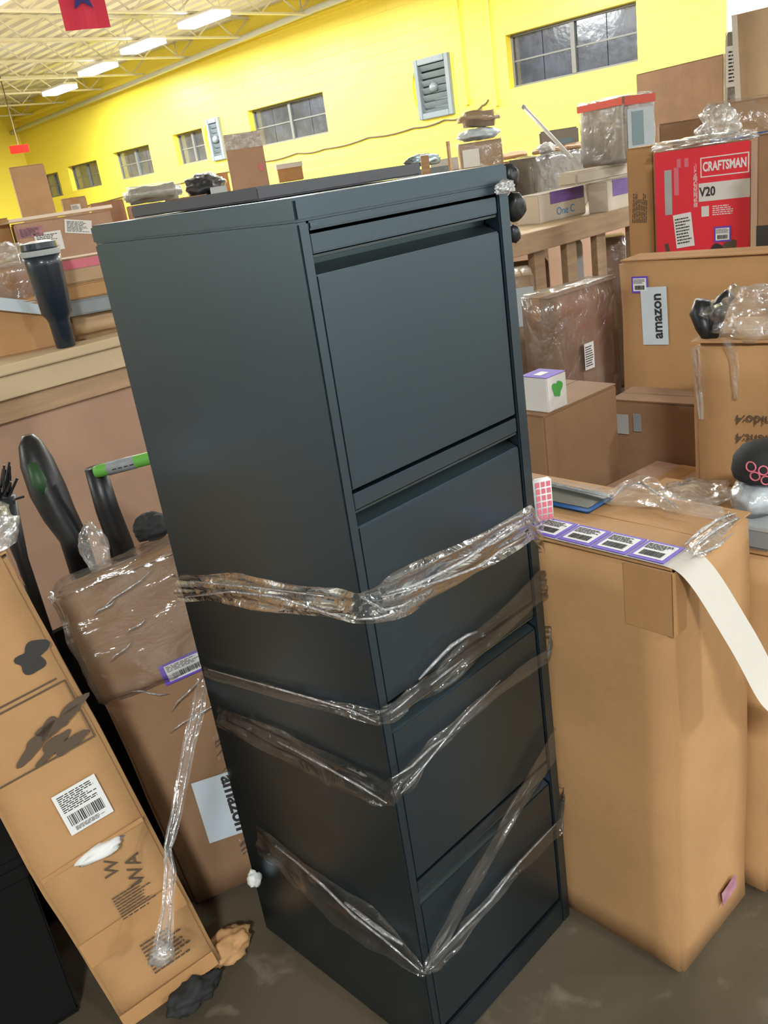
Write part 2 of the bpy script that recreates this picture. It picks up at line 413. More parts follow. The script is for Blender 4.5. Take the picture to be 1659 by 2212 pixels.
# long yellow wall with window and fan openings; (y0, y1, z0, z1)
wins = [(6.71, 8.87, 2.25, 2.98), (13.04, 15.33, 2.17, 2.87), (17.0, 18.15, 2.13, 2.78), (19.2, 20.9, 2.08, 2.72), (21.75, 23.35, 2.06, 2.66), (23.95, 25.0, 2.0, 2.6)]
fans = [(9.97, 10.72, 2.06, 2.96), (16.28, 16.75, 2.08, 2.9)]
w = MB(); ys = 5.48
for y0, y1, z0, z1 in sorted(wins+fans):
    if y0 > ys: w.box(XW, ys, 0, XW+.3, y0, 4.6)
    w.box(XW, y0, 0, XW+.3, y1, z0); w.box(XW, y0, z1, XW+.3, y1, 4.6); ys = y1
w.box(XW, ys, 0, XW+.3, Y1W+.3, 4.6)
structure(w.build('wall_right', M['yellow']))
structure(MB().box(XW-.02, Y0W-.3, 0, XW+.3, 5.47, 4.6).build('trim_1', M['whitewall']))
structure(MB().box(X0W-.3, Y1W, 0, XW, Y1W+.3, 4.6).build('wall_back', M['yellow']))
structure(MB().box(X0W-.3, Y0W-.3, 0, X0W, Y1W, 4.6).build('wall_left', M['whitewall']))
structure(MB().box(X0W, Y0W-.3, 0, XW-.03, Y0W, 4.6).build('wall_front', M['whitewall']))
# ribbed steel roof deck
dk = MB(); x = X0W-.3
prof = []
nr = 64; W_ = (XW+.6-X0W)/nr
pts = []
for i in range(nr):
    xa = X0W-.3+i*W_
    pts += [(xa, ZC+.06), (xa+W_*.35, ZC+.06), (xa+W_*.42, ZC+.02), (xa+W_*.93, ZC+.02)]
b = len(dk.v)
for px_, pz in pts: dk.v += [(px_, Y0W-.3, pz), (px_, Y1W+.3, pz)]
for i in range(len(pts)-1): dk.f.append((2*i, 2*i+1, 2*i+3, 2*i+2))
dk.box(X0W-.3, Y0W-.3, ZC+.15, XW+.3, Y1W+.3, ZC+.25)
structure(dk.build('ceiling', M['deck']))
# windows in the wall
for i, (y0, y1, z0, z1) in enumerate(wins):
    r = bpy.data.objects.new('window_%d' % (i+1), None); COL.objects.link(r); r.location = (XW+.16, (y0+y1)/2, z0); r['kind'] = 'structure'
    a, hh = (y1-y0)/2, z1-z0; f = .035
    fr = MB().box(-.03,-a,0,.03,-a+f,hh).box(-.03,a-f,0,.03,a,hh).box(-.03,-a+f,0,.03,a-f,f).box(-.03,-a+f,hh-f,.03,a-f,hh)
    fr.build('window_frame', M['frame'], r)
    nc = 4 if y1-y0 > 1.3 else 2
    MB().box(-.04,-.035,f,.035,.035,hh-f).build('mullion', M['frame'], r)
    MB().box(-.012,-a+f,hh*.5-.012,.02,-.035,hh*.5+.012).build('glazing_bar', M['frame'], r)
    MB().box(-.012,.035,hh*.5-.012,.02,a-f,hh*.5+.012).build('glazing_bar', M['frame'], r)
    for s in (-1, 1):
        for zz in ((f, hh*.5-.012), (hh*.5+.012, hh-f)):
            for c in range(nc//2):
                cw = (a-f-.035)/(nc//2); ya = .035+c*cw; yb = ya+cw-.012
                if s < 0: ya, yb = -yb, -ya
                p = MB().box(0, ya, zz[0], .008, yb, zz[1]).build('pane', M['pane'], r)
                p.rotation_euler = (0, 0, 0)
# extractor fans in the wall
for i, (y0, y1, z0, z1) in enumerate(fans):
    r = empty('wall_fan', ['square grey louvred wall fan right of the long cable, nearer of the two fans', 'grey louvred wall fan beside the small window, farther of the two fans'][i], 'fan', placed(XW, (y0+y1)/2, z0), 'fans set in the yellow wall')
    a, hh = (y1-y0)/2, z1-z0
    fr = MB().box(-.06,-a,0,.05,-a+.09,hh).box(-.06,a-.09,0,.05,a,hh).box(-.06,-a+.09,0,.05,a-.09,.09).box(-.06,-a+.09,hh-.09,.05,a-.09,hh)
    fr.build('fan_frame', M['louvre'], r, bevel=.008)
    n = 7
    for k in range(n):
        z = .12+(hh-.24)*k/(n-1)
        o = MB().box(-.045,-a+.09,-.045,-.04,a-.09,.045).build('louvre_slat', M['louvre'], r); o.location = (.03,0,z); o.rotation_euler = (0,-.6,0)
    o = MB().lathe([(.07,0),(.08,.05),(.05,.1)], 16).build('fan_motor', M['louvre'], r, smooth=True); o.rotation_euler = (0,-math.pi/2,0); o.location = (.01,0,hh/2)
    MB().box(.12,-a+.02,.02,.14,a-.02,hh-.02).build('back_plate', M['louvre'], r)
    sh = MB()
    for k in range(24):
        t0, t1 = math.pi*(.5+k/24), math.pi*(.5+(k+1)/24)
        R1, R0 = hh*.5, hh*.44
        p = [( -.05 if e else 0.0, a*.55-math.cos(t)*-R*.9, hh/2+math.sin(t)*R) for t in (t0, t1) for R in (R0, R1) for e in (0, 1)]
        sh.add([(q[0], a*.55+abs(math.cos(t))*R*.62, q[2]) for q, (t, R) in zip(p, [(t, R) for t in (t0, t1) for R in (R0, R1) for e in (0, 1)])],
               [(0,1,3,2),(4,6,7,5),(0,4,5,1),(2,3,7,6),(1,5,7,3),(0,2,6,4)])
    sh.build('round_shroud', M['yellow'], r)
# pipe under the roof, conduits, cable
pp = MB().tube([(XW-.25, -8.5, 4.35), (XW-.25, 12.7, 4.12), (XW-.25, 25.5, 3.80)], .055, 12)
for y in (1, 5, 9, 13, 17, 21, 25): pp.bar((XW-.25, y, 4.2), (XW-.25, y, 4.5), .02)
tag(pp.build('ceiling_pipe', M['pipe'], smooth=True), 'grey pipe running high along the yellow wall under the roof', 'pipe')
o = structure(MB().box(XW-.10, 5.5, 4.05, XW, Y1W, 4.13).build('trim_2', M['yellow']))
for y, z, lb in ((9.70, 2.25, 'yellow painted conduit drop beside the nearer wall fan'), (9.12, 2.15, 'yellow painted conduit drop left of the large near window')):
    t = MB().tube([(XW-.03, y, z), (XW-.03, y, 4.4)], .017, 8); t.box(XW-.06, y-.04, z-.1, XW, y+.04, z)
    tag(t.build('wall_conduit', M['yellow']), lb, 'conduit', 'conduits on the yellow wall')
ca = [(24, 1.62), (20, 1.75), (17, 1.83), (15.2, 1.9), (14, 1.93), (13.2, 1.91), (12, 1.96), (10.9, 1.97), (10.2, 2.0), (9.7, 2.0), (9.4, 2.1), (9.24, 2.2)]
pts = []
for i in range(len(ca)-1):
    for k in range(5):
        t = k/5; pts.append((XW-.02, ca[i][0]*(1-t)+ca[i+1][0]*t, ca[i][1]*(1-t)+ca[i+1][1]*t - .03*math.sin(math.pi*t)))
tag(MB().tube(pts, .013, 6).build('wall_cable', M['brownink']), 'thin dark cable sagging along the yellow wall below the windows', 'cable')
# open-web roof joists
def joist(y, first=None):
    if first:
        r = first.copy(); COL.objects.link(r)
        for ch in first.children: c = ch.copy(); COL.objects.link(c); c.parent = r
        r.location = (0, y, 0); return r
    r = bpy.data.objects.new('trim_3', None); COL.objects.link(r); r.location = (0, y, 0); r['kind'] = 'structure'
    MB().box(X0W, -.045, 4.40, XW, .045, 4.43).build('top_chord', M['joist'], r)
    MB().box(X0W, -.04, 4.08, XW, .04, 4.11).build('bottom_chord', M['joist'], r)
    wb = MB(); n = 46; dx = (XW-X0W)/n
    for k in range(n):
        a = (X0W+k*dx, 0, 4.1 if k % 2 else 4.41); b_ = (X0W+(k+1)*dx, 0, 4.41 if k % 2 else 4.1); wb.bar(a, b_, .022)
    wb.build('web', M['joist'], r); return r
j0 = joist(-8.0)
k = 0
y = -6.1
while y < 25.4:
    joist(y, j0); y += 1.9
# lamps: rows of linear high-bay lights
def lamp(x, y, lab, first=None, rz=0.0):
    if first:
        r = first.copy(); COL.objects.link(r)
        for ch in first.children: c = ch.copy(); COL.objects.link(c); c.parent = r
        r.location = (x, y, 3.98); r.rotation_euler.z = rz; r['label'] = lab; return r
    r = empty('high_bay_lamp', lab, 'lamp', placed(x, y, 3.98, rz), 'linear lamps hung from the roof joists')
    MB().box(-.17,-.5,.02,.17,.5,.07).build('lamp_housing', M['lamphouse'], r, bevel=.01)
    MB().box(-.16,-.48,-.05,.16,.48,.019).build('lamp_lens', M['lens'], r)
    MB().bar((0,-.45,.07),(0,-.45,.45),.008).bar((0,.45,.07),(0,.45,.45),.008).build('hanging_wire', M['joist'], r)
    ld = bpy.data.lights.new('lamp_light', 'AREA'); ld.shape = 'RECTANGLE'; ld.size = .3; ld.size_y = .96; ld.energy = LAMP_W; ld.color = LAMP_COL
    lo = bpy.data.objects.new('lamp_light', ld); COL.objects.link(lo); lo.parent = r; lo.location = (0,0,-.056)
    return r
names = ['nearest of the four bright lamps in the row along the wall', 'second of the four bright lamps from the camera end', 'third of the four bright lamps from the camera end', 'farthest of the four bright lamps in the row along the wall']
L0 = None
rows = [(9.45, 12.75), (9.57, 14.8), (9.85, 16.95), (10.25, 19.4)]
for i, (x, y) in enumerate(rows):
    o = lamp(x, y, names[i], L0, .03); L0 = L0 or o
hidden = [(9.4, 8.6, 'in the wall row, just out of view'), (9.4, 5.0, 'in the wall row, right of the window'), (9.4, 1.0, 'in the wall row, by the white wall'), (9.4, -4.0, 'at the camera end of the wall row'),
          (7.3, 17.3, 'at the far left beyond the picture edge'), (5.6, 11.6, 'above the far bin table'), (5.6, 7.4, 'above the middle bin table'), (5.6, -5.6, 'behind the camera to the right'),
          (1.6, 11.6, 'high above the left bin tables'), (1.2, -6.6, 'behind the camera by the front wall'), (-2.4, -2.4, 'behind the camera to the left'), (-5.0, 7.5, 'by the left wall'), (3.2, 21.5, 'at the far end of the hall')]  # the added fill lamps brighten walls mirrored in the cabinet sides
for x, y, nm in hidden: lamp(x, y, 'roof lamp outside the picture ' + nm, L0)
# exit sign and banner
p = ad(42, 322, 22.5)
r = empty('exit_sign', 'small glowing red exit sign hanging near the far yellow wall', 'sign', placed(p.x, p.y, p.z, -.35))
MB().box(-.2,-.03,-.08,.2,.03,.08).build('sign_box', M['exit'], r)
MB().bar((0,0,.08),(0,0,4.45-p.z),.02).build('hanger', M['brownink'], r)
p = ad(186, 68, 5.2)
a0 = ad(142, 68, 5.2); a1 = ad(241, 66, 5.2); W_ = (a1-a0).length
r = empty('hanging_banner', 'red cloth banner with a dark blue star hanging from the roof', 'banner', placed((a0.x+a1.x)/2, (a0.y+a1.y)/2, a0.z, YAW+.35-math.pi/2))
cl = MB()
for i in range(9):
    for j in range(2):
        cl.v.append((-W_/2+W_*i/8, .006*math.sin(i*1.3)+.003*j, 0)); cl.v.append((-W_/2+W_*i/8, .006*math.sin(i*1.3)+.003*j, .42))
for i in range(8):
    for j in range(2):
        q = i*4+j*2; cl.f.append((q, q+1, q+5, q+4))
cl.build('cloth', M['banner'], r)
st = MB(); pts = []
for k in range(10):
    rr = .078 if k % 2 == 0 else .033; a = math.pi/2+k*math.pi/5; pts.append((rr*math.cos(a), rr*math.sin(a)))
st.v = [(x_, 0, z_) for x_, z_ in pts]+[(x_, .004, z_) for x_, z_ in pts]+[(0,0,0),(0,.004,0)]
st.f = [(k, (k+1) % 10, 20) for k in range(10)]+[(10+(k+1) % 10, 10+k, 21) for k in range(10)]+[(k, 10+k, 10+(k+1) % 10, (k+1) % 10) for k in range(10)]
s_ = st.build('star', M['bannerblue'], r); s_.location = (0, -.020, .150)
MB().tube([(-W_/2,0,.43),(W_/2,0,.43)], .008, 8).bar((-W_/2+.02,0,.43),(-W_/2+.02,0,4.08-a0.z),.004).bar((W_/2-.02,0,.43),(W_/2-.02,0,4.08-a0.z),.004).build('banner_rod', M['joist'], r)

# ------------------------------------------------------------------ the filing cabinet
CX0, CX1, CY0, CY1, CH = .6416, 1.0193, .7688, 1.2253, 1.33
cab = empty('filing_cabinet', 'tall dark grey four-drawer metal filing cabinet in the middle of the picture', 'cabinet', placed((CX0+CX1)/2, CY0, 0))
cw = (CX1-CX0)/2; dp = CY1-CY0
sh = MB()
sh.box(-cw, 0, .0, -cw+.0165, dp, CH-.026); sh.box(cw-.0235, 0, 0, cw, dp, CH-.026)
sh.box(-cw+.0165, .0005, CH-.036, cw-.0235, .016, CH-.026); sh.box(-cw+.0165, 0, 0, cw-.0235, .016, .055)

sh.box(-cw+.012, dp-.01, 0, cw-.012, dp, CH-.026)
sh.build('cabinet_body', M['metal'], cab, bevel=.0022)
MB().box(-cw-.0008, -.0006, CH-.0255, cw+.0008, dp+.001, CH).build('top_cover', M['metal'], cab, bevel=.003)
for k in range(4):
    T = 1.292 - .3085*k; B = T-.3055
    x0, x1 = -cw+.018, cw-.025
    prof = [(.003, T-.0465), (.003, B), (.018, B), (.018, T-.0465)]
    dr = MB().extrude_x(prof, x0, x1).build('drawer', M['metal'], cab, bevel=.0016)
    MB().extrude_x([(.003, T-.002), (.003, T-.0225), (.0065, T-.0245), (.018, T-.0245), (.018, T-.002)], x0, x1).build('header_rail', M['metal'], dr, bevel=.0008)
    MB().extrude_x([(.0045, T-.0245), (.0050, T-.0275), (.026, T-.030), (.028, T-.036), (.0050, T-.0462), (.0050, T-.050), (.034, T-.050), (.034, T-.0245)], x0+.001, x1-.001).build('recessed_pull', M['metal2'], dr)
# dark flat panel lying on top of the cabinet
q0 = onp(350, 470, 2, CH+.001); 
pn = MB().box(-.15,-.13,0,.15,.17,.016).build('flat_panel', M['greybrown'], bevel=.002)
pn.matrix_world = placed((CX0+CX1)/2+.02, CY1-.19, CH+.0012, 0)
pn.data.materials[0] = mat('dull_grey_sheet', (.085,.085,.095), .5)
tag(pn, 'dark grey flat panel lying on top of the filing cabinet', 'panel')

# ------------------------------------------------------------------ stretch film wound around the cabinet
film = empty('stretch_film', 'clear stretch film wound in loose glossy bands around the dark filing cabinet', 'plastic film', placed(CX0, CY0, 0))
inv = film.matrix_world.inverted()
def band(left, front, back, mt='film', seed=0, amp=.004, off=.006):
    T, B = [], []
    for x, a, b in left: T.append(onp(x, a, 0, CX0-off)); B.append(onp(x, b, 0, CX0-off))
    for x, a, b in front: T.append(onp(x, a, 1, CY0-off)); B.append(onp(x, b, 1, CY0-off))
    zl = [(t.z, b.z) for t, b in zip(T, B)]
    # on round the right and back sides, where nothing is seen
    if back:
        for (x, y), (zt, zb) in back: T.append(Vector((x, y, zt))); B.append(Vector((x, y, zb)))
    T = [inv @ p for p in T]; B = [inv @ p for p in B]
    return ribbon('film_band', T, B, mt, film, across=12, along=6, amp=amp, seed=seed)
def round_back(z0, z1, h): 
    return [((CX1+.007, CY0-.004), (z0, z0-h)), ((CX1+.007, CY1-.1), (z0*.6+z1*.4, z0*.6+z1*.4-h)), ((CX1+.007, CY1+.006), (z0*.5+z1*.5, z0*.5+z1*.5-h)),
            ((CX0+.15, CY1+.007), (z0*.2+z1*.8, z0*.2+z1*.8-h)), ((CX0-.006, CY1+.007), (z1, z1-h))]
band([(378,1238,1302),(450,1240,1300),(520,1240,1310),(600,1258,1325),(700,1272,1335),(772,1280,1345)],
     [(800,1270,1345),(850,1240,1338),(900,1215,1318),(980,1180,1270),(1050,1150,1228),(1110,1115,1190),(1148,1090,1166)], round_back(.80,.60,.05), seed=1, amp=.006)
band([(440,1436,1462),(500,1455,1478),(600,1485,1510),(700,1508,1535),(815,1532,1567)],
     [(845,1518,1560),(900,1475,1520),(950,1432,1500),(1000,1382,1455),(1060,1330,1405),(1120,1275,1345),(1170,1225,1300)], round_back(.72,.45,.05), seed=2, amp=.005)
band([(470,1525,1570),(540,1550,1605),(620,1582,1650),(700,1622,1695),(780,1660,1728),(832,1686,1742)],
     [(850,1678,1742),(890,1640,1705),(930,1600,1640),(980,1560,1590),(1060,1490,1518),(1120,1445,1475),(1184,1402,1432)], round_back(.62,.38,.03), seed=3, amp=.005)
band([(555,1775,1850),(600,1822,1875),(660,1870,1940),(720,1905,2000),(800,1960,2050),(860,2028,2080),(912,2092,2106)],
     [(925,2082,2106),(960,2040,2085),(1000,1996,2040),(1060,1925,1965),(1120,1855,1895),(1175,1800,1840),(1212,1765,1802)], round_back(.30,.22,.04), 'film', seed=4, amp=.006)
band([], [(918,2080,2104),(950,2010,2060),(985,1940,2000),(1040,1850,1905),(1100,1745,1800),(1150,1655,1715),(1200,1565,1635)], None, seed=5, amp=.004, off=.009)
# bunched creases lying over the bands: narrow thick folds that catch the lamps
def crease(pts, w, seed, plane):
    P = [onp(x, y, plane, (CX0 if plane == 0 else CY0)-.011) for x, y in pts]; P = [inv @ p for p in P]
    mb = MB(); rs = [w*(.35+.65*math.sin(math.pi*(i+.5)/len(P))) for i in range(len(P))]
    return mb.tube(P, rs, 7).build('film_fold', M['foldm'], film, smooth=True)
M['foldm'] = film_mat('film_fold', .12, (.8,.82,.85), .5, .12, 30)
crease([(835,1282),(900,1262),(960,1235),(1010,1207),(1050,1178),(1090,1148),(1145,1112)], .0028, 1, 1)
crease([(828,1290),(900,1270),(960,1252),(1040,1222),(1080,1190),(1150,1152)], .0022, 2, 1)
crease([(780,1288),(800,1302),(830,1318),(870,1308),(900,1290)], .0022, 3, 1)
crease([(770,1338),(810,1336),(860,1322)], .002, 4, 1)
crease([(905,1468),(940,1430),(975,1395),(1010,1372),(1030,1365)], .003, 5, 1)
crease([(930,1480),(960,1455),(1000,1425)], .002, 6, 1)
crease([(845,1540),(870,1520),(905,1490)], .0016, 7, 1)
crease([(850,1680),(890,1655),(930,1615),(975,1585)], .002, 8, 1)
crease([(865,1715),(900,1675),(940,1625),(1000,1550),(1080,1470)], .0016, 9, 1)
crease([(940,2070),(1000,2005),(1060,1945),(1120,1865),(1200,1780)], .0022, 10, 1)
crease([(595,1828),(640,1862),(700,1915),(760,1975),(830,2030),(905,2095)], .0026, 11, 0)
crease([(745,1950),(790,1985),(830,2015),(870,2040)], .0042, 12, 0)
crease([(450,1446),(550,1474),(650,1502),(760,1535),(812,1560)], .0018, 13, 0)
crease([(600,1602),(700,1655),(780,1700),(835,1735)], .002, 14, 0)
crease([(400,1290),(500,1278),(600,1290),(700,1322),(765,1342)], .0022, 15, 0)
crease([(410,1255),(470,1262),(560,1270),(700,1288)], .0016, 16, 0)
# white scraps of tape at the cabinet's left edge
crumple('tape_scrap', 'small crumpled white tape scrap at the lower left edge of the filing cabinet', 'tape', onp(548,1900,0,CX0-.02), (.012,.012,.016), 'paper', 3, .5, 3)

# ------------------------------------------------------------------ tall box to the right, with what lies on it
TB = (.235, .46, .775)
rot = -math.radians(2.6)
cx_, sx_ = math.cos(rot), math.sin(rot)
near = Vector((1.017, .544, 0))
cen = near + Vector((cx_, sx_, 0))*(TB[0]/2) + Vector((-sx_, cx_, 0))*(TB[1]/2)
tb = carton('tall narrow brown cardboard box standing on the floor right of the filing cabinet', mx=placed(cen.x, cen.y, 0, rot), dims=TB, mt='card', tape=False, flaps=True, amp=.0024, seed=3, bevel=.007)
TBM = tb.matrix_world.copy()
w_, d_, h_ = TB; t = .0012
tp = MB().box(-w_/2-.0045, -d_/2-.002, h_-.105, -w_/2-.0033, -d_/2+.075, h_-.004).box(-w_/2-.0045, -d_/2-.0045, h_-.105, -w_/2+.03, -d_/2-.0033, h_-.004)
tp.build('packing_tape', M['tape'], tb)
for zz, nm in ((h_-.03, 'l'),):
    o = MB().box(-.004,-d_/2-.004,-.0,w_/2+.004,-d_/2-.0033,.002)
label(tb, on_face(TB, 'front', .62, .085, .004, .35), .045, .04, 'text', 5, 'pinkp') if False else None
M['pinkp'] = mat('faded_pink_sticker', (.50,.24,.30), .7, var=.4, scale=40)
plate('sticker', .05, .032, .001, M['pinkp'], tb, on_face(TB, 'front', .66, .10, .0045, .15))
# wrap film over the top rear edge and right corner
rb = []
for (a, b) in (((1145,1018),(1145,1040)),): pass
def topz(x, y, z=TB[2]+.006): return onp(x, y, 2, z)
tf = empty('stretch_film', 'crinkled clear plastic film bunched along the rear edge of the tall box top', 'plastic film', placed(1.27, .75, .775))
ti = tf.matrix_world.inverted()
T = [topz(x, y-16, .80) for x, y in ((1145,1040),(1200,1050),(1260,1062),(1320,1075),(1340,1058),(1380,1042),(1420,1052),(1450,1080),(1500,1098),(1560,1110))]
B = [topz(x, y+6, .782) for x, y in ((1145,1040),(1200,1052),(1260,1066),(1320,1085),(1350,1088),(1390,1092),(1430,1096),(1460,1102),(1510,1110),(1570,1122))]
ribbon('film_band', [ti@p for p in T], [ti@p for p in B], 'film2', tf, 8, 6, .004, 8)
T = [topz(x, y) for x, y in ((1575,1108),(1545,1130),(1515,1152),(1490,1172),(1478,1190))]
B = [topz(x, y) for x, y in ((1600,1118),(1580,1142),(1555,1168),(1535,1190),(1520,1205))]
ribbon('film_band', [ti@p for p in T], [ti@p for p in B], 'film2', tf, 8, 6, .0035, 9)
for i, pl in enumerate([[(1478,1178),(1510,1150),(1550,1122),(1590,1108)], [(1492,1186),(1530,1156),(1570,1130),(1597,1118)], [(1500,1200),(1550,1180),(1585,1150)], [(1150,1034),(1200,1046),(1260,1060),(1318,1074)], [(1320,1076),(1350,1050),(1385,1044),(1425,1068),(1470,1100)]]):
    MB().tube([ti@topz(x, y, .788+(.004 if i > 2 else 0)) for x, y in pl], [.001,.003]+[.0025]*(len(pl)-3)+[.001], 6).build('film_fold', M['foldm'], tf, smooth=True)
# strip of purple-edged labels that hangs over the near edge
zt = TB[2]+.0022
strip = empty('label_strip', 'strip of purple-edged labels on white backing hanging off the tall box top', 'labels', TBM @ Matrix.Translation((-w_/2+.034, -d_/2, TB[2])))
sp = [(.262, .0030), (.2, .0028), (.1, .0028), (.012, .0030), (-.008, .0005), (-.027, -.020), (-.046, -.050), (-.066, -.085), (-.088, -.122), (-.108, -.165), (-.122, -.190), (-.145, -.204), (-.19, -.208)]
ps = MB(); sw = .033
for y_, z_ in sp:
    k_ = min(1, max(0, -y_/.2)); xo = .030*k_
    ps.v += [(-sw+xo, y_, z_), (sw+xo, y_, z_)]
ps.f = [(2*i, 2*i+1, 2*i+3, 2*i+2) for i in range(len(sp)-1)]
M['backing'] = mat('cream_backing_paper', (.60,.56,.50), .6)
o = ps.build('backing_paper', M['backing'], strip, smooth=True)
sm = o.modifiers.new('s', 'SUBSURF'); sm.levels = 2; sm.render_levels = 2
M['qr'] = M['ink']
for i in range(4):
    label(strip, frame(Vector((0, .232-.062*i-.002, .0036)), Vector((0,-1,0)), Vector((1,0,0)), Vector((0,0,1))), .0585, .060, 'purple', 10+i)
# phone
ph = empty('smartphone', 'smartphone in a blue case lying screen up on the tall box', 'phone', placed(1.176, .825, TB[2]+.002, -.04))
pb = rough_box(.075,.152,.009,amp=0,bevel=.003); bm_obj('phone_case', pb, M['blue'], ph)
MB().box(-.0355,-.0742,.0092,.0355,.0742,.0102).build('screen', M['glassdark'], ph, bevel=.0004)
# red and white checked packet
pk = empty('snack_packet', 'small white packet with red square pattern standing beside the phone', 'packet', placed(1.082, .800, TB[2]+.002, -.6))
mx0 = Matrix.Identity(4)
bm_obj('packet_body', rough_box(.03,.012,.075,amp=0,bevel=.003), M['paper'], pk)
ck = MB()
for i in range(3):
    for j in range(6): ck.box(-.013+i*.0092, -.0068, .005+j*.0115, -.013+i*.0092+.0066, -.006, .005+j*.0115+.0085)
ck.build('red_squares', M['pink'], pk)
# small box further right on the floor
r = carton('brown cardboard box standing on the floor at the right picture edge with a shipping label', mx=placed(1.267+.125, .50+.16, 0, 0), dims=(.25,.32,.70), mt='card', tape=True, amp=.002, seed=9, bevel=.009)
label(r, on_face((.25,.32,.70), 'front', .18, .32, .004, .0), .07, .10, 'ship', 4)
# items on it
crumple('film_sheet', 'loose clear plastic film lying on the right edge box', 'plastic film', (1.42, .72, .712), (.08,.06,.012), 'film2', 4, .4, 4)
r = carton('grey green plastic tub on the box at the right picture edge', 'tub', mx=placed(1.355, .55, .7012, .0), dims=(.17,.085,.040), mt='grey', tape=False, flaps=False, name='plastic_tub', amp=0, bevel=.006)
MB().box(-.088,-.046,.034,.088,.046,.042).build('tub_lid', M['lgrey'], r, bevel=.002)
pk = empty('beanie_pack', 'white plastic bag holding a black knit cap with pink rings', 'hat pack', placed(1.355, .55, .7445, .0))
crumple('bag_lining', None, None, (0,0,.028), (.078,.040,.032), 'paperblue', 8, .12, 4, pk)
crumple('plastic_bag', None, None, (0,0,.030), (.086,.047,.036), 'film2', 6, .15, 4, pk)
cap = MB().lathe([(.050,.0),(.053,.012),(.050,.032),(.038,.048),(.020,.056),(.004,.058)], 24).build('knit_cap', M['blackm'], pk, smooth=True); cap.location = (-.01,0,.058)
rg = MB()
vd = Vector((-.92,-.38,0)).normalized(); vt = Vector((-vd.y, vd.x, 0))*-1
for cx1, cz1 in ((-.012,.020),(.004,.026),(0,.010),(.016,.016),(-.020,.008),(.022,.030)):
    P = []
    for k in range(13):
        a = 2*math.pi*k/12; xx = cx1+.007*math.cos(a); zz = cz1+.007*math.sin(a); rr_ = .0535 if zz < .03 else .0535-(zz-.03)*.8
        P.append(Vector((-.01,0,.058+zz)) + vt*xx + vd*math.sqrt(max(0, rr_*rr_-xx*xx)))
    rg.tube(P, .0013, 5, False)
rg.build('pink_rings', M['pink'], pk)

# ------------------------------------------------------------------ left foreground: leaning boxes, tools
def lean(p0, p1, top, w, d, h, **k):
    """box whose lower right front corner is p0, lower left towards p1, right edge rising towards top"""
    u = (p0-p1).normalized(); v = (top-p0).normalized(); u = (u - v*u.dot(v)).normalized(); n = v.cross(u)
    c = p0 - u*(w/2) + n*(d/2) * 1
    return carton(mx=frame(c, u, n, v), dims=(w, d, h), **k)
A0, A1 = Vector((.523,1.194,.028)), Vector((.345,1.247,.028))
Atop = ad(14, 1190, 1.44)
A = (.195, .11, (Atop-A0).length)
bx = lean(A0, A1, Atop, *A, label_='long scuffed brown box with black printed pictures leaning at the left edge', mt='card', tape=True, amp=.0035, seed=12, bevel=.008)
# print on its front
def art(parent, mx, pts, mt='ink', name='printed_picture'):
    mb = MB(); n = len(pts); mb.v = [(x, y, 0) for x, y in pts]+[(x, y, .0006) for x, y in pts]
    mb.f = [tuple(range(n))[::-1], tuple(range(n, 2*n))]+[(i, (i+1) % n, n+(i+1) % n, n+i) for i in range(n)]
    o = mb.build(name, M[mt], parent); o.matrix_local = mx; return o
hA = A[2]
def blob(r, seed, n=22, ax=1, ay=1, amp=.5):
    q = random.Random(seed); f1, f2, f3 = (q.random()*6.28 for _ in range(3)); n = 36; out = []
    for i in range(n):
        t = 2*math.pi*i/n; k = 1+amp*(.5*math.sin(2*t+f1)+.35*math.sin(3*t+f2)+.3*math.sin(5*t+f3)); out.append((r*ax*k*math.cos(t), r*ay*k*math.sin(t)))
    return out
LF = .0045
art(bx, on_face(A, 'front', .80, .80, LF), blob(.022, 2, ax=1.2), 'ink')
for (fx, fy, rr, sd) in ((.62,.655,.028,3), (.76,.665,.024,4), (.66,.62,.026,5)): art(bx, on_face(A, 'front', fx, fy, LF, .3), blob(rr, sd, ax=1.5, ay=.55, amp=.8), 'brownink')
fr = MB()
for (x0, x1, y) in ((-.105,.075,.075), (-.105,.085,.066), (-.105,.085,-.045)): fr.box(x0, y-.0012, 0, x1, y+.0012, .0007)
fr.box(.084,-.045,0,.0865,.066,.0007)
o = fr.build('printed_frame', M['brownink'], bx); o.matrix_local = on_face(A, 'front', .5, .655, LF)
label(bx, on_face(A, 'front', .60, .49, LF, .0), .075, .078, 'ship', 8)
crumple('torn_tape', None, None, on_face(A, 'front', .55, .385, LF) @ Vector((0,0,.002)), (.038,.014,.012), 'paper', 5, .4, 3, bx)
text('WA', .035, M['brownink'], bx, on_face(A, 'front', .72, .31, LF, 1.35))
text('W', .032, M['brownink'], bx, on_face(A, 'front', .56, .34, LF, 1.2))
o = bars('dense', .07, .05, 5).build('printed_text', M['brownink'], bx); o.matrix_local = on_face(A, 'front', .62, .255, LF, 0)
o = bars('dense', .08, .07, 15).build('printed_text', M['brownink'], bx); o.matrix_local = on_face(A, 'front', .66, .12, LF, 0)
for fy, h2 in ((.205,.05), (.395,.008), (.03,.03)):
    o = plate('tape_band', A[0]-.012, h2, .0012, M['tape'], bx, on_face(A, 'front', .5, fy, .0035, .02))
# crumpled clear plastic on its top
crumple('plastic_heap', 'heap of clear crumpled plastic on top of the leaning printed box at left', 'plastic film', A0.lerp(Atop, 1)+Vector((-.05,.07,.03)), (.085,.07,.045), 'film2', 2, .5, 4)
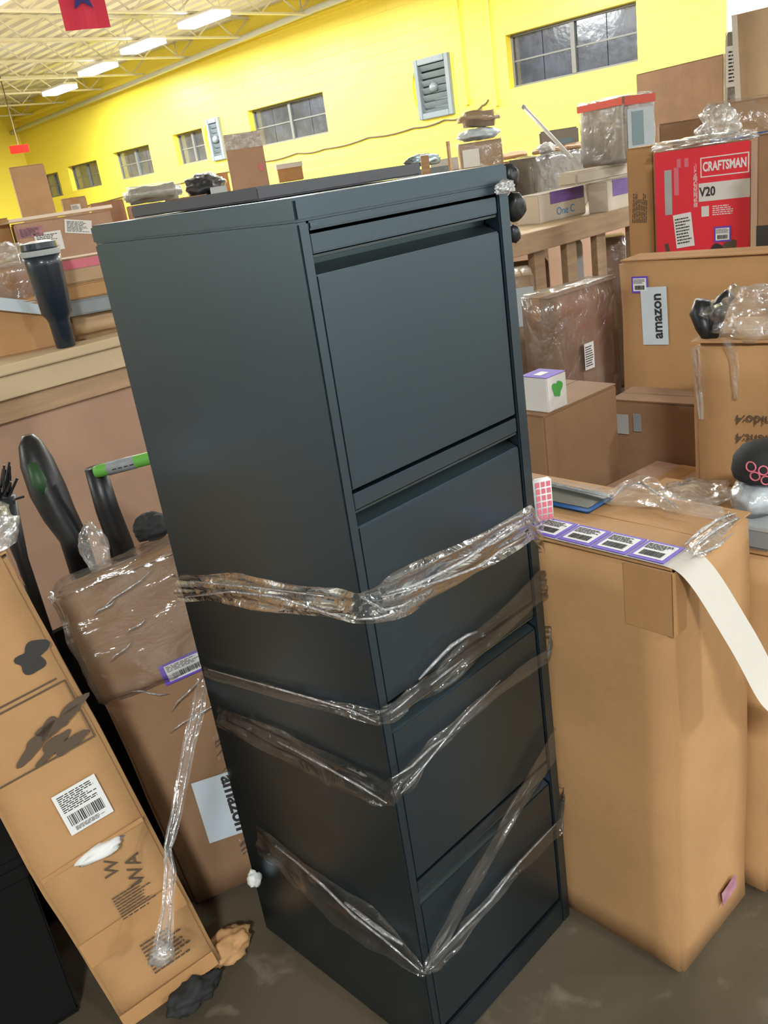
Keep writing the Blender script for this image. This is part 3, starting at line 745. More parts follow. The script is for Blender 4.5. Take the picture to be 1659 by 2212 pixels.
# second leaning box, wrapped
B0, B1 = Vector((.700,1.245,.045)), Vector((.567,1.345,.045))
B1 = Vector((.583,1.392,.045)); B0 = B1 + Vector((.84,-.52,0)).normalized()*.26
Btop = ad(104, 1248, 1.66) + (B0-B1)
Bd = (.26, .13, (Btop-B0).length)
bw = lean(B0, B1, Btop, *Bd, label_='brown box wrapped in clear film leaning behind the filing cabinet, bluish shipping label', mt='card3', tape=True, amp=.003, seed=21, bevel=.007)
M_B = bw.matrix_world
bpy.context.view_layer.update()
label(bw, on_face(Bd, 'front', *at_face(Bd, bw, 402, 1437), .004, .03), .10, .042, 'purple', 30)
l = plate('label', .090, .135, .0012, M['paperblue'], bw, on_face(Bd, 'front', *at_face(Bd, bw, 480, 1740), .004, -.10))
text('amazon', .040, M['ink'], l, frame(Vector((.026,0,.0013)), Vector((0,-1,0)), Vector((1,0,0)), Vector((0,0,1))), bold=.0012)
o = bm_obj('stretch_wrap', rough_box(Bd[0]+.02, Bd[1]+.02, .25, cell=.016, amp=.004, seed=31, bevel=.008), M['film4'], bw); o.location = (0,0,Bd[2]-.235)
for i, (fx, fy, rot_, L) in enumerate(((.30,.93,.25,.05), (.50,.955,.3,.12), (.28,.80,.4,.06), (.45,.85,.3,.05), (.6,.62,.5,.1), (.62,.55,.2,.14), (.35,.66,-.5,.07))):
    a = MB().tube([(-L/2,0,0),(-L/4,.003,.002),(0,0,.003),(L/4,-.002,.002),(L/2,.001,0)], [.0006,.002,.0025,.002,.0006], 6).build('film_fold', M['foldm'], bw, smooth=True)
    a.matrix_local = on_face(Bd, 'front', fx, fy, .014, rot_)
# hanging twist of film from the cabinet's left edge to the floor
tw = empty('film_tail', 'twisted strand of clear film hanging down left of the filing cabinet', 'plastic film', placed(.6, 1.2, 0))
ti2 = tw.matrix_world.inverted()
path = [(438,1465,12,1.40), (425,1540,16,1.36), (410,1600,15,1.34), (395,1680,14,1.32), (380,1760,13,1.29), (362,1830,9,1.27), (368,1880,14,1.25), (362,1960,14,1.22), (352,2040,22,1.20), (345,2075,16,1.19)]
T = [ti2@ad(x-w2, y, dd) for x, y, w2, dd in path]; B = [ti2@ad(x+w2, y+4, dd-.01) for x, y, w2, dd in path]
ribbon('film_band', T, B, 'film3', tw, 8, 6, .004, 3)
for s_ in (-.6, .5):
    MB().tube([ti2@ad(x+w2*s_, y, dd-.01) for x, y, w2, dd in path], [.0005]+[.0016]*8+[.0005], 6).build('film_fold', M['foldm'], tw, smooth=True)
# scraps on the floor at the foot of the boxes
crumple('black_rag', 'small black crumpled scrap on the floor at the foot of the printed box', 'rag', onp(392,2125,2,.02)+Vector((-.0,-.035,0)), (.05,.026,.025), 'blackm', 7, .4, 4)
crumple('torn_cardboard', 'torn crumpled cardboard scrap on the floor beside the printed box', 'scrap', onp(458,2068,2,.022)+Vector((.03,-.004,0)), (.05,.028,.026), 'card', 11, .4, 4)
crumple('tape_wad', 'pale wad of film and tape at the lower end of the hanging film strand', 'tape', ad(350,2060,1.185), (.02,.016,.018), 'film2', 13, .5, 3)
# black crate shape added to stand in for deep shade at lower left
r = empty('shade_crate', 'black plastic crate in deep shadow in the lower left corner', 'crate', placed(.125, 1.485, 0, -.16))
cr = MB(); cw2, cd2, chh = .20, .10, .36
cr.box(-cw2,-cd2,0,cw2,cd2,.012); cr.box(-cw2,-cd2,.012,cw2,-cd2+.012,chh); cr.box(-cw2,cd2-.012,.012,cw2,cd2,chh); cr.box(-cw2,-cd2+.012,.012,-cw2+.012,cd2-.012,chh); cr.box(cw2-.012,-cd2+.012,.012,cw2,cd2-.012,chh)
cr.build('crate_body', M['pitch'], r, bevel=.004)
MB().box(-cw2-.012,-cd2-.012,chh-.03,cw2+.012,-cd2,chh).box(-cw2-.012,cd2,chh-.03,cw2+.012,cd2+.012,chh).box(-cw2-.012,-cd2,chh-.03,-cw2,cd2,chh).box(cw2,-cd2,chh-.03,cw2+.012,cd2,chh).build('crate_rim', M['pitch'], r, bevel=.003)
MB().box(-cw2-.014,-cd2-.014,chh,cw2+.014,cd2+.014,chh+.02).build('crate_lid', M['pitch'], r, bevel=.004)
r = empty('shade_board', 'black board leaning in the dark gap between the two brown leaning boxes', 'board', frame(Vector((.44,1.60,0)), Vector((1,0,0)), Vector((0,.985,-.17)).normalized(), Vector((0,.17,.985)).normalized()))  # added board, blackens the shaded gap between the leaning boxes
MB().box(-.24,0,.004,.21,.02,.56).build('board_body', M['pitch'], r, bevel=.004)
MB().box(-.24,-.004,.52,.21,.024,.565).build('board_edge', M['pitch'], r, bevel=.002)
# garden tools with black bodies behind the wrapped box
tl = empty('power_tool', 'black and dark green power tool body standing upright behind the wrapped box', 'tool', placed(.70, 1.80, 0))
i_ = tl.matrix_world.inverted()
pa = [(60,940,2.02),(66,960,2.02),(80,1000,2.0),(104,1060,1.98),(128,1110,1.96),(158,1160,1.94),(180,1230,1.93)]
MB().tube([i_@ad(*p) for p in pa], [.012,.026,.036,.040,.036,.030,.030], 14).build('tool_body', M['black'], tl, smooth=True)
MB().tube([i_@ad(x-8, y, d2-.026) for x, y, d2 in [(78,1000,2.0),(95,1040,1.99),(112,1080,1.98)]], [.012,.02,.014], 10).build('green_print', M['dgreen'], tl, smooth=True)
MB().tube([i_@ad(180,1230,1.93), i_@Vector((ad(190,1260,1.93).x, ad(190,1260,1.93).y+.02, 0.0))], [.030,.03], 12).build('tool_shaft', M['black'], tl, smooth=True)
tl = empty('pole_tool', 'lime green handled tool with a grey sleeve and black shaft beside the cabinet', 'tool', placed(.86, 1.75, 0))
i_ = tl.matrix_world.inverted()
MB().tube([i_@ad(205,1010,1.9), i_@ad(232,1100,1.9), i_@ad(262,1180,1.9), i_@ad(275,1240,1.9)], [.022,.025,.027,.03], 12).build('tool_shaft', M['black'], tl, smooth=True)
pz = ad(275,1240,1.9); MB().tube([i_@pz, i_@Vector((pz.x, pz.y+.02, 0))], [.03,.03], 12).build('tool_foot', M['black'], tl, smooth=True)
g0, g1 = ad(205,1020,1.88), ad(345,984,1.84)
MB().tube([i_@g0, i_@g0.lerp(g1,.06), i_@g1], [.012,.0135,.0135], 14).build('handle_grip', M['green'], tl, smooth=True)
MB().tube([i_@g0.lerp(g1,.20), i_@g0.lerp(g1,.62)], .0142, 14).build('grey_sleeve', M['grey'], tl, smooth=True)
sl = MB()
for k in range(4):
    f0 = .24+k*.09; a_ = g0.lerp(g1, f0)-Vector((.0,.0146,0))-Vector((.004,0,0)); b_ = g0.lerp(g1, f0+.06)-Vector((.0,.0146,0))-Vector((.004,0,0)); sl.bar(i_@a_, i_@b_, .003, .002)
sl.build('sleeve_print', M['ink'], tl)
crumple('wrapped_bottle', 'clear film wrapped bottle between the two black tools', 'bottle', bw.matrix_world @ Vector((-.045,.03,Bd[2]+.05)), (.026,.026,.05), 'film2', 4, .25, 4)
crumple('black_bag', 'small black bag behind the wrapped box at the cabinet edge', 'bag', ad(325,1138,1.8), (.035,.03,.03), 'blackm', 14, .3, 4)
# black spiky item at the far left above the printed box
tl = empty('black_brush', 'black bristly brush head standing at the left picture edge', 'brush', placed(.50, 1.75, 0))
i_ = tl.matrix_world.inverted(); mb = MB(); rr = random.Random(4); c0 = ad(8, 1085, 1.75)
for k in range(40):
    e = c0 + Vector((rr.uniform(-.05,.04), rr.uniform(-.03,.03), rr.uniform(.0,.07))); mb.bar(i_@(c0+Vector((rr.uniform(-.02,.02),0,0))), i_@e, .004)
tag(mb.build('bristles', M['black'], tl), None, None, None, 'stuff')
MB().tube([i_@(c0+Vector((0,0,.01))), i_@(c0-Vector((0,0,.12))), i_@Vector((c0.x+.02, c0.y+.03, 0))], [.025,.012,.012], 10).build('brush_pole', M['black'], tl, smooth=True)

# ------------------------------------------------------------------ display bins (tables with boards)
BY = 2.46
def bin_table(name, label_, x0, x1, y0, y1, z, posts, ledge=True, panel='card4'):
    r = empty(name, label_, 'table', placed((x0+x1)/2, y0, 0)); a = (x1-x0)/2; D = y1-y0
    if ledge:
        MB().box(-a, 0, z-.028, a, .10, z).build('ledge_board', M['mdf'], r, bevel=.003)
        MB().box(-a, .016, z-.095, a, .034, z-.0285).build('fascia_board', M['mdf'], r, bevel=.002)
        MB().box(-a, .034, z-.16, a, .05, z-.03).build('lower_board', M['wood'], r, bevel=.002)
        MB().box(-a, .052, .0, a, .062, z-.03).build('side_panel', M[panel], r)
    else:
        MB().box(-a, 0, z-.09, a, .038, z).build('rail', M['wood'], r, bevel=.003)
        MB().box(-a, D-.04, z-.09, a, D, z).build('rail', M['wood'], r, bevel=.003)
    MB().box(-a, .101 if ledge else .04, z-.03, a, D-(0 if ledge else .041), z-.008).build('tabletop', M['mdf'], r)
    for px_ in posts:
        MB().box(px_-(x0+x1)/2-.045, .039, 0, px_-(x0+x1)/2+.045, .075, z-.031).build('post', M['wood'], r, bevel=.003)
    for s in (-1, 1):
        MB().box(s*(a-.05)-.04, D-.09, 0, s*(a-.05)+.04, D-.042, z-.031).build('leg', M['wood'], r, bevel=.003)
    return r
bin_table('bin_table', 'pale board edged bin table behind the filing cabinet at left', .2, 2.5, BY, 4.7, 1.0, [])
bin_table('bin_table', 'wooden slatted bin table with pale posts right of the cabinet', 2.7, 5.9, 2.47, 4.2, .995, [2.78, 3.14, 3.52, 3.79, 4.06, 4.4, 5.0, 5.6], False)
bin_table('bin_table', 'farther bin table piled with boxes behind the left one', .6, 5.2, 5.08, 8.6, 1.0, [])
bin_table('bin_table', 'far bin table between the near tables and yellow wall windows', 5.4, 8.8, 4.5, 8.2, 1.0, [])
bin_table('bin_table', 'farthest bin table at the end of the hall near the exit sign', 2.5, 7.2, 9.4, 13.5, 1.0, [])
Z1, Z2 = .9925, .9875
# ------------------------------------------------------------------ things on the left tables
pt = onp(150, 750, 2, 1.0)
tm = empty('tumbler', 'tall dark blue steel tumbler standing on the bin table ledge at left', 'tumbler', placed(pt.x, BY+.05, 1.0))
MB().lathe([(.024,0),(.028,.004),(.030,.075),(.034,.088),(.043,.10),(.050,.235),(.052,.262)], 32).build('cup', M['navy'], tm, smooth=True)
MB().lathe([(.0535,.262),(.054,.264),(.054,.275),(.0535,.277)], 32).build('steel_rim', M['lgrey'], tm, smooth=False)
MB().lathe([(.050,.277),(.051,.281),(.049,.297),(.020,.302)], 32).build('lid', M['navy'], tm, smooth=False)
# stack between tumbler and cabinet
p = ad(190, 690, 2.86)
s2 = empty('paper_bag', 'crumpled beige paper bag under the stack right of the tumbler', 'bag', placed(p.x+.07, p.y+.08, Z1, -.45))
bm_obj('bag_body', rough_box(.19,.15,.075,cell=.02,amp=.006,seed=6,bevel=.02), M['card2'], s2)
carton('blue grey flat box in the stack right of the tumbler', mx=placed(p.x+.07, p.y+.08, Z1+.078, -.43), dims=(.21,.17,.045), mt='grey', tape=False)
carton('tan box between pink and blue grey boxes in the stack by the cabinet', mx=placed(p.x+.06, p.y+.08, Z1+.124, -.4), dims=(.17,.15,.045), mt='card', tape=False)
s = carton('pink topped tan box, topmost in the stack right of the tumbler', mx=placed(p.x+.05, p.y+.08, Z1+.170, -.42), dims=(.17,.14,.075), mt='card2', tape=False)
plate('pink_top_band', .174, .026, .001, M['pink'], s, on_face((.17,.14,.075), 'front', .5, .75, .001))
# left pile
r, dm = pcarton(-60, 672, 108, 2.86, Z1, None, .16, 'orange brown box with pale blue flap at the left picture edge', mt='card', tape=False, seed=4)
fl = MB().box(-.07,-.001,-.02,.07,.002,.02).build('pale_blue_flap', M['paperblue'], r); fl.matrix_local = on_face(dm, 'front', .62, .93, .004, -.3) @ Matrix.Rotation(-.5, 4, 'X') @ Matrix.Rotation(math.pi/2, 4, 'X')
r, dm = pcarton(-60, 592, 82, 3.06, Z1, None, .2, 'brown box in dull film behind the orange brown one at left', mt='card4', tape=True, wrap='film3', seed=14)
zt_ = Z1+dm[2]+.008
p = ad(14, 560, 3.15); crumple('wrapped_item', 'pale film wrapped bundle at the left picture edge above the boxes', 'bundle', (p.x, p.y+.03, zt_+.028), (.085,.06,.035), 'film2', 15, .4, 4)
r, dm = pcarton(30, 484, 245, 3.75, Z1, None, .4, 'wide brown box with white and pink stickers behind the tumbler', mt='card4', tape=False, seed=5)
label(r, on_face(dm, 'front', .14, .90, .002, 0), .09, .035, 'text', 3, 'pinkp'); label(r, on_face(dm, 'front', .30, .78, .002), .10, .07, 'text', 4); label(r, on_face(dm, 'front', .63, .88, .002, -.2), .10, .05, 'text', 6)
WZ = Z1+dm[2]; WX = r.matrix_world.translation
r, dm = pcarton(-120, 490, 22, 3.9, Z1, None, .35, 'brown box with taped top at the far left of the near table', mt='card', tape=True, seed=8)
fl = MB().box(-.26,-.08,0,.26,.08,.004).build('cardboard_flap', M['card2']); fl.matrix_world = placed(WX.x-.05, WX.y, WZ+.010, -.5) @ Matrix.Rotation(.08, 4, 'X'); tag(fl, 'long pale cardboard sheet lying across the boxes behind the tumbler', 'cardboard')
# middle distance on the farther table
r, dm = pcarton(20, 362, 96, 7.0, Z1, None, .2, 'tall plain upright carton against the far wall at left', mt='card2', tape=True, seed=2)
r, dm = pcarton(133, 430, 186, 6.4, Z1, None, .25, 'brown box with a white label beside the tall carton', mt='card2', tape=True)
label(r, on_face(dm, 'front', .5, .85, .002), .06, .06, 'text', 2)
r, dm = pcarton(196, 440, 268, 6.6, Z1, None, .25, 'rosy brown low box left of the foam wrapped bundle', mt='card4', tape=True)
rb_, db = pcarton(276, 446, 352, 6.3, Z1, None, .28, 'low rosy box under the grey foam bundle', mt='card4', tape=False)
r3, d3 = pcarton(358, 432, 450, 6.4, Z1, None, .28, 'flat brown carton right of the foam bundle, behind the cabinet top', mt='card2', tape=True)
q = rb_.matrix_world.translation
fm = empty('foam_bundle', 'grey green foam bundle in clear film lying on boxes', 'bundle', placed(q.x+.07, q.y-.03, Z1+db[2]+.003, rb_.rotation_euler.z))
bm_obj('foam', rough_box(.36,.20,.10,cell=.025,amp=.008,seed=3,bevel=.03), M['foam'], fm); bm_obj('wrap', rough_box(.375,.215,.112,cell=.025,amp=.010,seed=4,bevel=.03), M['film2'], fm)
r, dm = pcarton(482, 292, 564, 6.7, Z1, None, .16, 'tall rosy carton with taped top standing behind the filing cabinet', mt='card4', tape=True, tapemat='cleartape', seed=3)
plate('tape_band', dm[0]+.004, .10, .001, M['cleartape'], r, on_face(dm, 'front', .5, .93, .002)); plate('red_mark', .025, .05, .001, M['pink'], r, on_face(dm, 'front', .85, .68, .002))
r, dm = pcarton(466, 375, 492, 7.2, Z1, None, .2, 'small tan box tucked behind the tall rosy carton', mt='card', tape=False)
r, dm = pcarton(455, 405, 490, 6.35, Z1, None, .14, 'small white carton in front of the tall rosy carton', mt='paperblue', tape=False)
p = ad(442, 392, 6.95); rz = p.z-.13
r = carton('brown carton under the dark blue cloth bag', mx=placed(p.x, p.y, Z1, -.6), dims=(.3,.3,p.z-.10-Z1), mt='card3', tape=False)
crumple('dark_bag', 'dark blue cloth bag beside the tall rosy carton', 'bag', (p.x, p.y, p.z-.03), (.15,.10,.085), 'navy', 8, .3, 4)
# small box on a dark tray
mx, dd = geom(584, 402, 690, 6.95, Z1, None, .24)
r = empty('dark_tray', 'dark teal plastic tray holding the small white lidded box', 'tray', mx)
bm_obj('tray_body', rough_box(dd[0], .24, dd[2], amp=0, bevel=.01), M['metal2'], r); bm_obj('film_cover', rough_box(dd[0]+.01, .25, .03, cell=.03, amp=.004, bevel=.006), M['film2'], r).location = (0,0,dd[2]-.028)
r, dm = pcarton(598, 357, 652, 6.98, Z1+dd[2]+.012, None, .18, 'small brown box with white lid on a dark tray', mt='card', tape=False)
MB().box(-dm[0]/2-.006,-.096,dm[2]-.03,dm[0]/2+.006,.096,dm[2]+.004).build('lid', M['white'], r)
# objects on the far table seen over the cabinet
p = ad(905, 372, 7.9)
crumple('dark_bundle', 'dark film wrapped bundle on the far table over the cabinet top', 'bundle', (p.x-.18, p.y-.22, 1.385), (.20,.06,.05), 'metal2', 9, .3, 4)
k_ = carton('grey carton under the dark tent shaped case', mx=placed(*((ad(955, 372, 7.8).to_tuple())[:2]), Z1, -.8), dims=(.42,.26,.12), mt='greybrown', tape=False)
p = ad(905, 366, 7.6); r = carton('dark carton lifting the film wrapped bundle into view', mx=placed(p.x, p.y-.05, Z1, -.8), dims=(.45,.12,p.z-Z1), mt='metal2', tape=False)
r, dm = pcarton(908, 337, 926, 7.3, Z1, None, .07, 'short wooden post standing upright by the dark bundle', mt='wood', tape=False, flaps=False, name='wooden_post')
mx, dd = geom(930, 345, 1000, 7.8, Z1+.121, None, .22)
r = empty('dark_case', 'dark grey tent shaped case behind the thin stick', 'case', mx)
MB().extrude_x([(-.11,0),(.11,0),(.11,dd[2]*.6),(0,dd[2]),(-.11,dd[2]*.6)], -dd[0]/2, dd[0]/2).build('case_body', M['greybrown'], r, bevel=.01)
pz = ad(967, 305, 7.4); tag(MB().bar((pz.x, pz.y, Z1), pz, .022).build('thin_stick', M['wood']), 'thin upright wooden stick on the far table', 'stick')
# ------------------------------------------------------------------ slatted table on the right and its load
r, dm = pcarton(992, 312, 1084, 5.2, Z2, None, .26, 'tan box in clear wrap with a white label, under the soft packages', mt='card2', tape=False, wrap='film3', seed=2)
plate('label', .09, .09, .001, M['paper'], r, on_face(dm, 'front', .25, .82, .012)); q = r.matrix_world.translation; zt_ = Z2+dm[2]+.010
crumple('bubble_pack', 'grey padded pack between the wrapped box and the brown mailer', 'package', (q.x, q.y, zt_+.028), (.13,.10,.035), 'paperblue', 3, .2, 4)
r = empty('padded_mailer', 'brown padded mailer topmost of the stack over the cabinet corner', 'package', placed(q.x+.01, q.y, zt_+.066, -.7) @ Matrix.Rotation(.08, 4, 'Y')); bm_obj('mailer', rough_box(.22,.16,.075,cell=.03,amp=.010,seed=9,bevel=.03), M['card2'], r)
bm_obj('film', rough_box(.235,.175,.085,cell=.03,amp=.010,seed=9,bevel=.03), M['film3'], r)
# cardboard sheets on a carton, grey screen, pole
p = ad(1180, 318, 6.25)
r = carton('brown carton carrying the crumpled cardboard sheets', mx=placed(p.x, p.y, Z2, -.9), dims=(.62,.3,p.z-.05-Z2), mt='card3', tape=False)
zs = p.z-.045
ux = Vector((math.cos(-.9), math.sin(-.9), 0))
for i, (o_, L, rz, rx, lb) in enumerate(((-.22,.19,-.9,.10,'tan cardboard sheet sloping left of the white pole'), (-.0,.19,-.95,.12,'crumpled tan cardboard sheet under the white pole'), (.21,.19,-.85,.10,'tan cardboard sheet against the silver wrapped carton'))):
    o = bm_obj('cardboard_sheet', rough_box(L,.22,.02,cell=.03,amp=.008,seed=i,bevel=.004), M['card2' if i else 'card']); o.matrix_world = placed(p.x+ux.x*o_, p.y+ux.y*o_, zs+.016, rz) @ Matrix.Rotation(rx, 4, 'X'); tag(o, lb, 'cardboard')
p0, dm = geom(1165, 285, 1250, 6.4, Z2, -.9, .10)
r = empty('grey_screen', 'dark grey flat screen box behind the silver wrapped carton', 'screen', p0); bm_obj('screen_body', rough_box(*dm, amp=0, bevel=.01), M['greybrown'], r, smooth=False); plate('glossy_patch', dm[0]*.5, .06, .002, M['metal2'], r, on_face(dm, 'front', .6, .8, .001))
e0, e1 = ad(1130, 230, 5.6), ad(1232, 338, 5.42)
pl = empty('white_pole', 'thin white pole leaning up across the yellow wall', 'pole', placed(e1.x, e1.y, e1.z)); i_ = pl.matrix_world.inverted()
e2 = e1 + (e1-e0).normalized()*.01
MB().tube([i_@e0, i_@e1, i_@e2], .011, 10).build('pole_tube', M['paper'], pl, smooth=True); MB().tube([i_@(e0+(e0-e1).normalized()*.004), i_@(e0.lerp(e1,.04))], .013, 10).build('pole_cap', M['lgrey'], pl, smooth=True)
r, dm = ccarton(1150, 340, 1098, 1262, 5.3, Z2, 0, 'grey brown carton wrapped in film behind the white boxes', mt='greybrown', tape=False, wrap='film3', seed=6, name='wrapped_unit')
q = r.matrix_world.translation
crumple('white_crumple', 'white crumpled paper on top of the grey wrapped carton', 'paper', (q.x, q.y, Z2+dm[2]+.035), (.05,.045,.03), 'paper', 5, .3, 4)
r, dm = ccarton(1162, 421, 1112, 1264, 4.75, Z2, 0, 'white box with violet panel and blue lettering on the slatted table', mt='cream', tape=False)
plate('violet_panel', dm[0]*.72, .060, .001, M['violet'], r, on_face(dm, 'front', .60, .80, .001)); text('One C', .055, M['blueink'], r, on_face(dm, 'front', .55, .28, .001), sx=1.1)
r, dm = ccarton(1310, 392, 1268, 1400, 4.95, Z2, 0, 'white box with violet panel right of the lettered box', mt='cream', tape=False); plate('violet_panel', dm[0]*.5, .08, .001, M['violet'], r, on_face(dm, 'front', .38, .74, .001))
zl_ = Z2+dm[2]+.001
r, dm = ccarton(1246, 370, 1200, 1400, 4.85, zl_, 0, 'cream flat lid box lying across the violet printed boxes', mt='cream', tape=False, flaps=False, bevel=.015)
zl_ += dm[2]+.001
mx, dm = cgeom(1347, 207, 1250, 1410, 5.02, zl_, -.42)
r = carton('silver film wrapped carton with orange red top band on the cream lid box', mx=mx, dims=dm, mt='silver', tape=False, flaps=False, amp=.003, seed=8, wrap='film3')
plate('red_band', dm[1]+.01, .034, .002, M['redband'], r, on_face(dm, 'left', .5, .93, .012)); plate('red_band', dm[0]+.01, .040, .002, M['redband'], r, on_face(dm, 'front', .5, .92, .012))
plate('dark_print', dm[0]*.4, .16, .001, M['metal2'], r, on_face(dm, 'front', .4, .5, .012)); plate('blue_grey_panel', dm[0]*.9, dm[2]*.75, .0006, M['paperblue'], r, on_face(dm, 'front', .5, .42, .011))
# goods under the slatted table, seen between the posts
def under(xl, yt, xr, dist, mt, lb, **k): return pcarton(xl, yt, xr, dist, 0, None, .2, lb, mt=mt, tape=False, **k)
under(1104, 575, 1185, 5.2, 'card3', 'brown box under the slatted table behind the left post'); under(1234, 528, 1258, 4.9, 'paper', 'white folded carton between two posts of the slatted table'); under(1296, 520, 1350, 5.15, 'card4', 'wrapped tan box between the right posts of the slatted table', wrap='film3')
# ------------------------------------------------------------------ tall retail cartons
r, dm = pcarton(1352, 322, 1410, 3.16, .0, -1.40, .20, 'tall brown box with vertical print left of the red tool carton', mt='card', tape=False)
o = bars('dense', .10, .05, 3).build('printed_text', M['brownink'], r); o.matrix_local = on_face(dm, 'front', .45, .86, .001, 1.5)
mx, dm = geom(1412, 330, 1622, 3.0, 0, -1.40, .16)
r = empty('tool_carton', 'tall red retail carton with white lettering and blower picture', 'box', mx)
bm_obj('body', rough_box(*dm, amp=0, bevel=.004), M['card3'], r, smooth=False)
plate('red_front', dm[0]-.004, dm[2]-.004, .0006, M['red'], r, on_face(dm, 'front', .5, .5, .0002))
W = dm[0]
def fm_(x, z, rot_=0, lift=.001): # metres from the left edge and below the top
    return frame(Vector((-W/2+x, -dm[1]/2-lift, dm[2]-z)), Vector((math.cos(rot_),0,math.sin(rot_))), Vector((-math.sin(rot_),0,math.cos(rot_))), Vector((0,-1,0)))
t_ = text('CRAFTSMAN', .036, M['paper'], r, fm_(W*.74, .060), bold=.0012)
k_ = W*.44/max(1e-3, max(v.co.x for v in t_.data.vertices)-min(v.co.x for v in t_.data.vertices))
t_.data.transform(Matrix.Diagonal((k_,1,1,1)))
lf = MB(); a_ = W*.245
for a in ((-a_,-.028,a_,-.025),(-a_,.025,a_,.028),(-a_,-.025,-a_+.003,.025),(a_-.003,-.025,a_,.025)): lf.box(a[0],a[1],0,a[2],a[3],.0008)
o = lf.build('logo_frame', M['paper'], r); o.matrix_local = fm_(W*.74, .060)
o = plate('white_banner', W*.52, .052, .001, M['white'], r, fm_(W*.735, .130)); text('V20', .036, M['ink'], o, Matrix.Translation((-W*.17,0,.0012)), bold=.001, sx=.8)
o = plate('feature_icon', .022, .03, .001, M['white'], r, fm_(W*.54, .185))
o = bars('text', .07, .03, 2).build('printed_text', M['paper'], r); o.matrix_local = fm_(W*.74, .185)
o = plate('grey_bar', .022, .13, .001, M['lgrey'], r, fm_(W*.15, .12)); o = plate('pink_block', .014, .08, .001, M['pink'], r, fm_(W*.24, .09))
for xx in (.27, .35): plate('small_icon', .012, .025, .001, M['pink'], r, fm_(W*xx, .04))
o = bars('text', .14, .012, 22).build('printed_text', M['paper'], r); o.matrix_local = fm_(W*.44, .10, 1.57)
label(r, fm_(W*.31, .235, .1, .002), .055, .10, 'text', 7)
label(r, fm_(W*.72, .255, 0, .002), .05, .045, 'purple', 9)
art(r, fm_(W*.66, .305), blob(.022, 5, ax=1, ay=1, amp=.2), 'ink'); art(r, fm_(W*.79, .305), blob(.028, 6, ax=.9, ay=1, amp=.3), 'brownink')
art(r, fm_(W*.66, .365, .95), [(-.06,-.008),(.05,-.014),(.07,.0),(.05,.014),(-.06,.008)], 'brownink'); art(r, fm_(W*.15, .33, -1.4), [(-.06,-.006),(.06,-.008),(.06,.008),(-.06,.006)], 'brownink', 'printed_bar')
plate('pink_square', .028, .03, .001, M['pink'], r, fm_(W*.37, .345))
q = r.matrix_world.translation
crumple('plastic_sheet', 'clear crumpled film draped over the red tool carton top', 'plastic film', (q.x, q.y+.02, dm[2]+.012), (.085,.15,.016), 'film2', 8, .4, 4)
crumple('plastic_sheet', 'clear crumpled film twist rising from the red tool carton top', 'plastic film', (q.x+.02, q.y-.02, dm[2]+.055), (.035,.05,.045), 'film2', 18, .6, 4)
r, dm2 = pcarton(1636, 290, 1790, 2.62, 0, -1.40, .12, 'dark brown carton at the right edge beside the red tool carton', mt='card3', tape=False)
plate('black_band', dm2[0], .12, .001, M['ink'], r, on_face(dm2, 'front', .5, .78, .001))
# large cartons high up behind
r, dm = ccarton(1562, 116, 1372, 1620, 6.7, 0, -.35, 'large brown carton rising behind the silver wrapped carton', mt='card3', tape=False, seed=2)
r, dm = pcarton(1424, 268, 1524, 4.0, 0, None, .2, 'plain brown carton behind the twist of clear film', mt='card3', tape=False)
r, dm = pcarton(1532, 228, 1690, 3.7, 0, None, .2, 'tan carton in crinkled film behind the red tool carton top', mt='card', tape=True, wrap='film3', seed=5)
plate('blue_strip', dm[0], .022, .002, M['blue'], r, on_face(dm, 'front', .5, 1-.125/dm[2], .012))
r, dm = pcarton(1572, 70, 1636, 4.5, 0, None, .25, 'grey brown wrapped carton with paper label in the top right corner', mt='greybrown', tape=False, wrap='film3', seed=7)
label(r, on_face(dm, 'front', .45, .92, .014), .12, .16, 'text', 3)
mx, dm = geom(1632, 20, 1720, 4.15, 0, None, .05)
r = empty('flat_slab', 'tall beige slab leaning at the top right corner', 'board', mx @ Matrix.Rotation(-.05, 4, 'Y')); bm_obj('slab_body', rough_box(*dm, amp=0, bevel=.01), M['card2'], r)
MB().box(-dm[0]/2-.001,-.026,0,-dm[0]/2+.02,-.025,dm[2]).build('edge_strip', M['cream'], r)
# ------------------------------------------------------------------ right middle: big shipping boxes
r, dm = pcarton(1338, 563, 1900, 2.45, 0, -1.50, .12, 'very large brown carton with bluish shipping label behind the tall boxes', mt='card', tape=False, amp=.004, seed=22, bevel=.008)
fx, fy = at_face(dm, r, 1384, 614); label(r, on_face(dm, 'front', fx, fy, .005), .045, .042, 'purple', 3)
fx, fy = at_face(dm, r, 1416, 682); l = plate('label', .07, .15, .0012, M['paperblue'], r, on_face(dm, 'front', fx, fy, .005, .02)); text('amazon', .038, M['ink'], l, frame(Vector((.008,0,.0013)), Vector((0,1,0)), Vector((-1,0,0)), Vector((0,0,1))), bold=.001)
r, dm = pcarton(1490, 738, 1900, 1.72, 0, -1.45, .22, 'large brown carton with upside down black text at the right edge', mt='card', tape=False, amp=.004, seed=25, bevel=.012)
for s_, y in (('Contenido:4', 903), ('Contient:4', 943), ('Contents:4', 978)):
    fx, fy = at_face(dm, r, 1590, y); text(s_, .026, M['brownink'], r, on_face(dm, 'front', fx, fy, .005, math.pi), align='RIGHT')
q = r.matrix_world.translation; zt3 = dm[2]; R3 = r
nF = r.matrix_world.to_3x3() @ Vector((0,-1,0)); p0F = r.matrix_world @ Vector((0,-dm[1]/2,0))
def onF(x, y, off):
    d = ray(x, y); t_ = (p0F+nF*off-CAM).dot(nF)/d.dot(nF); return CAM+d*t_
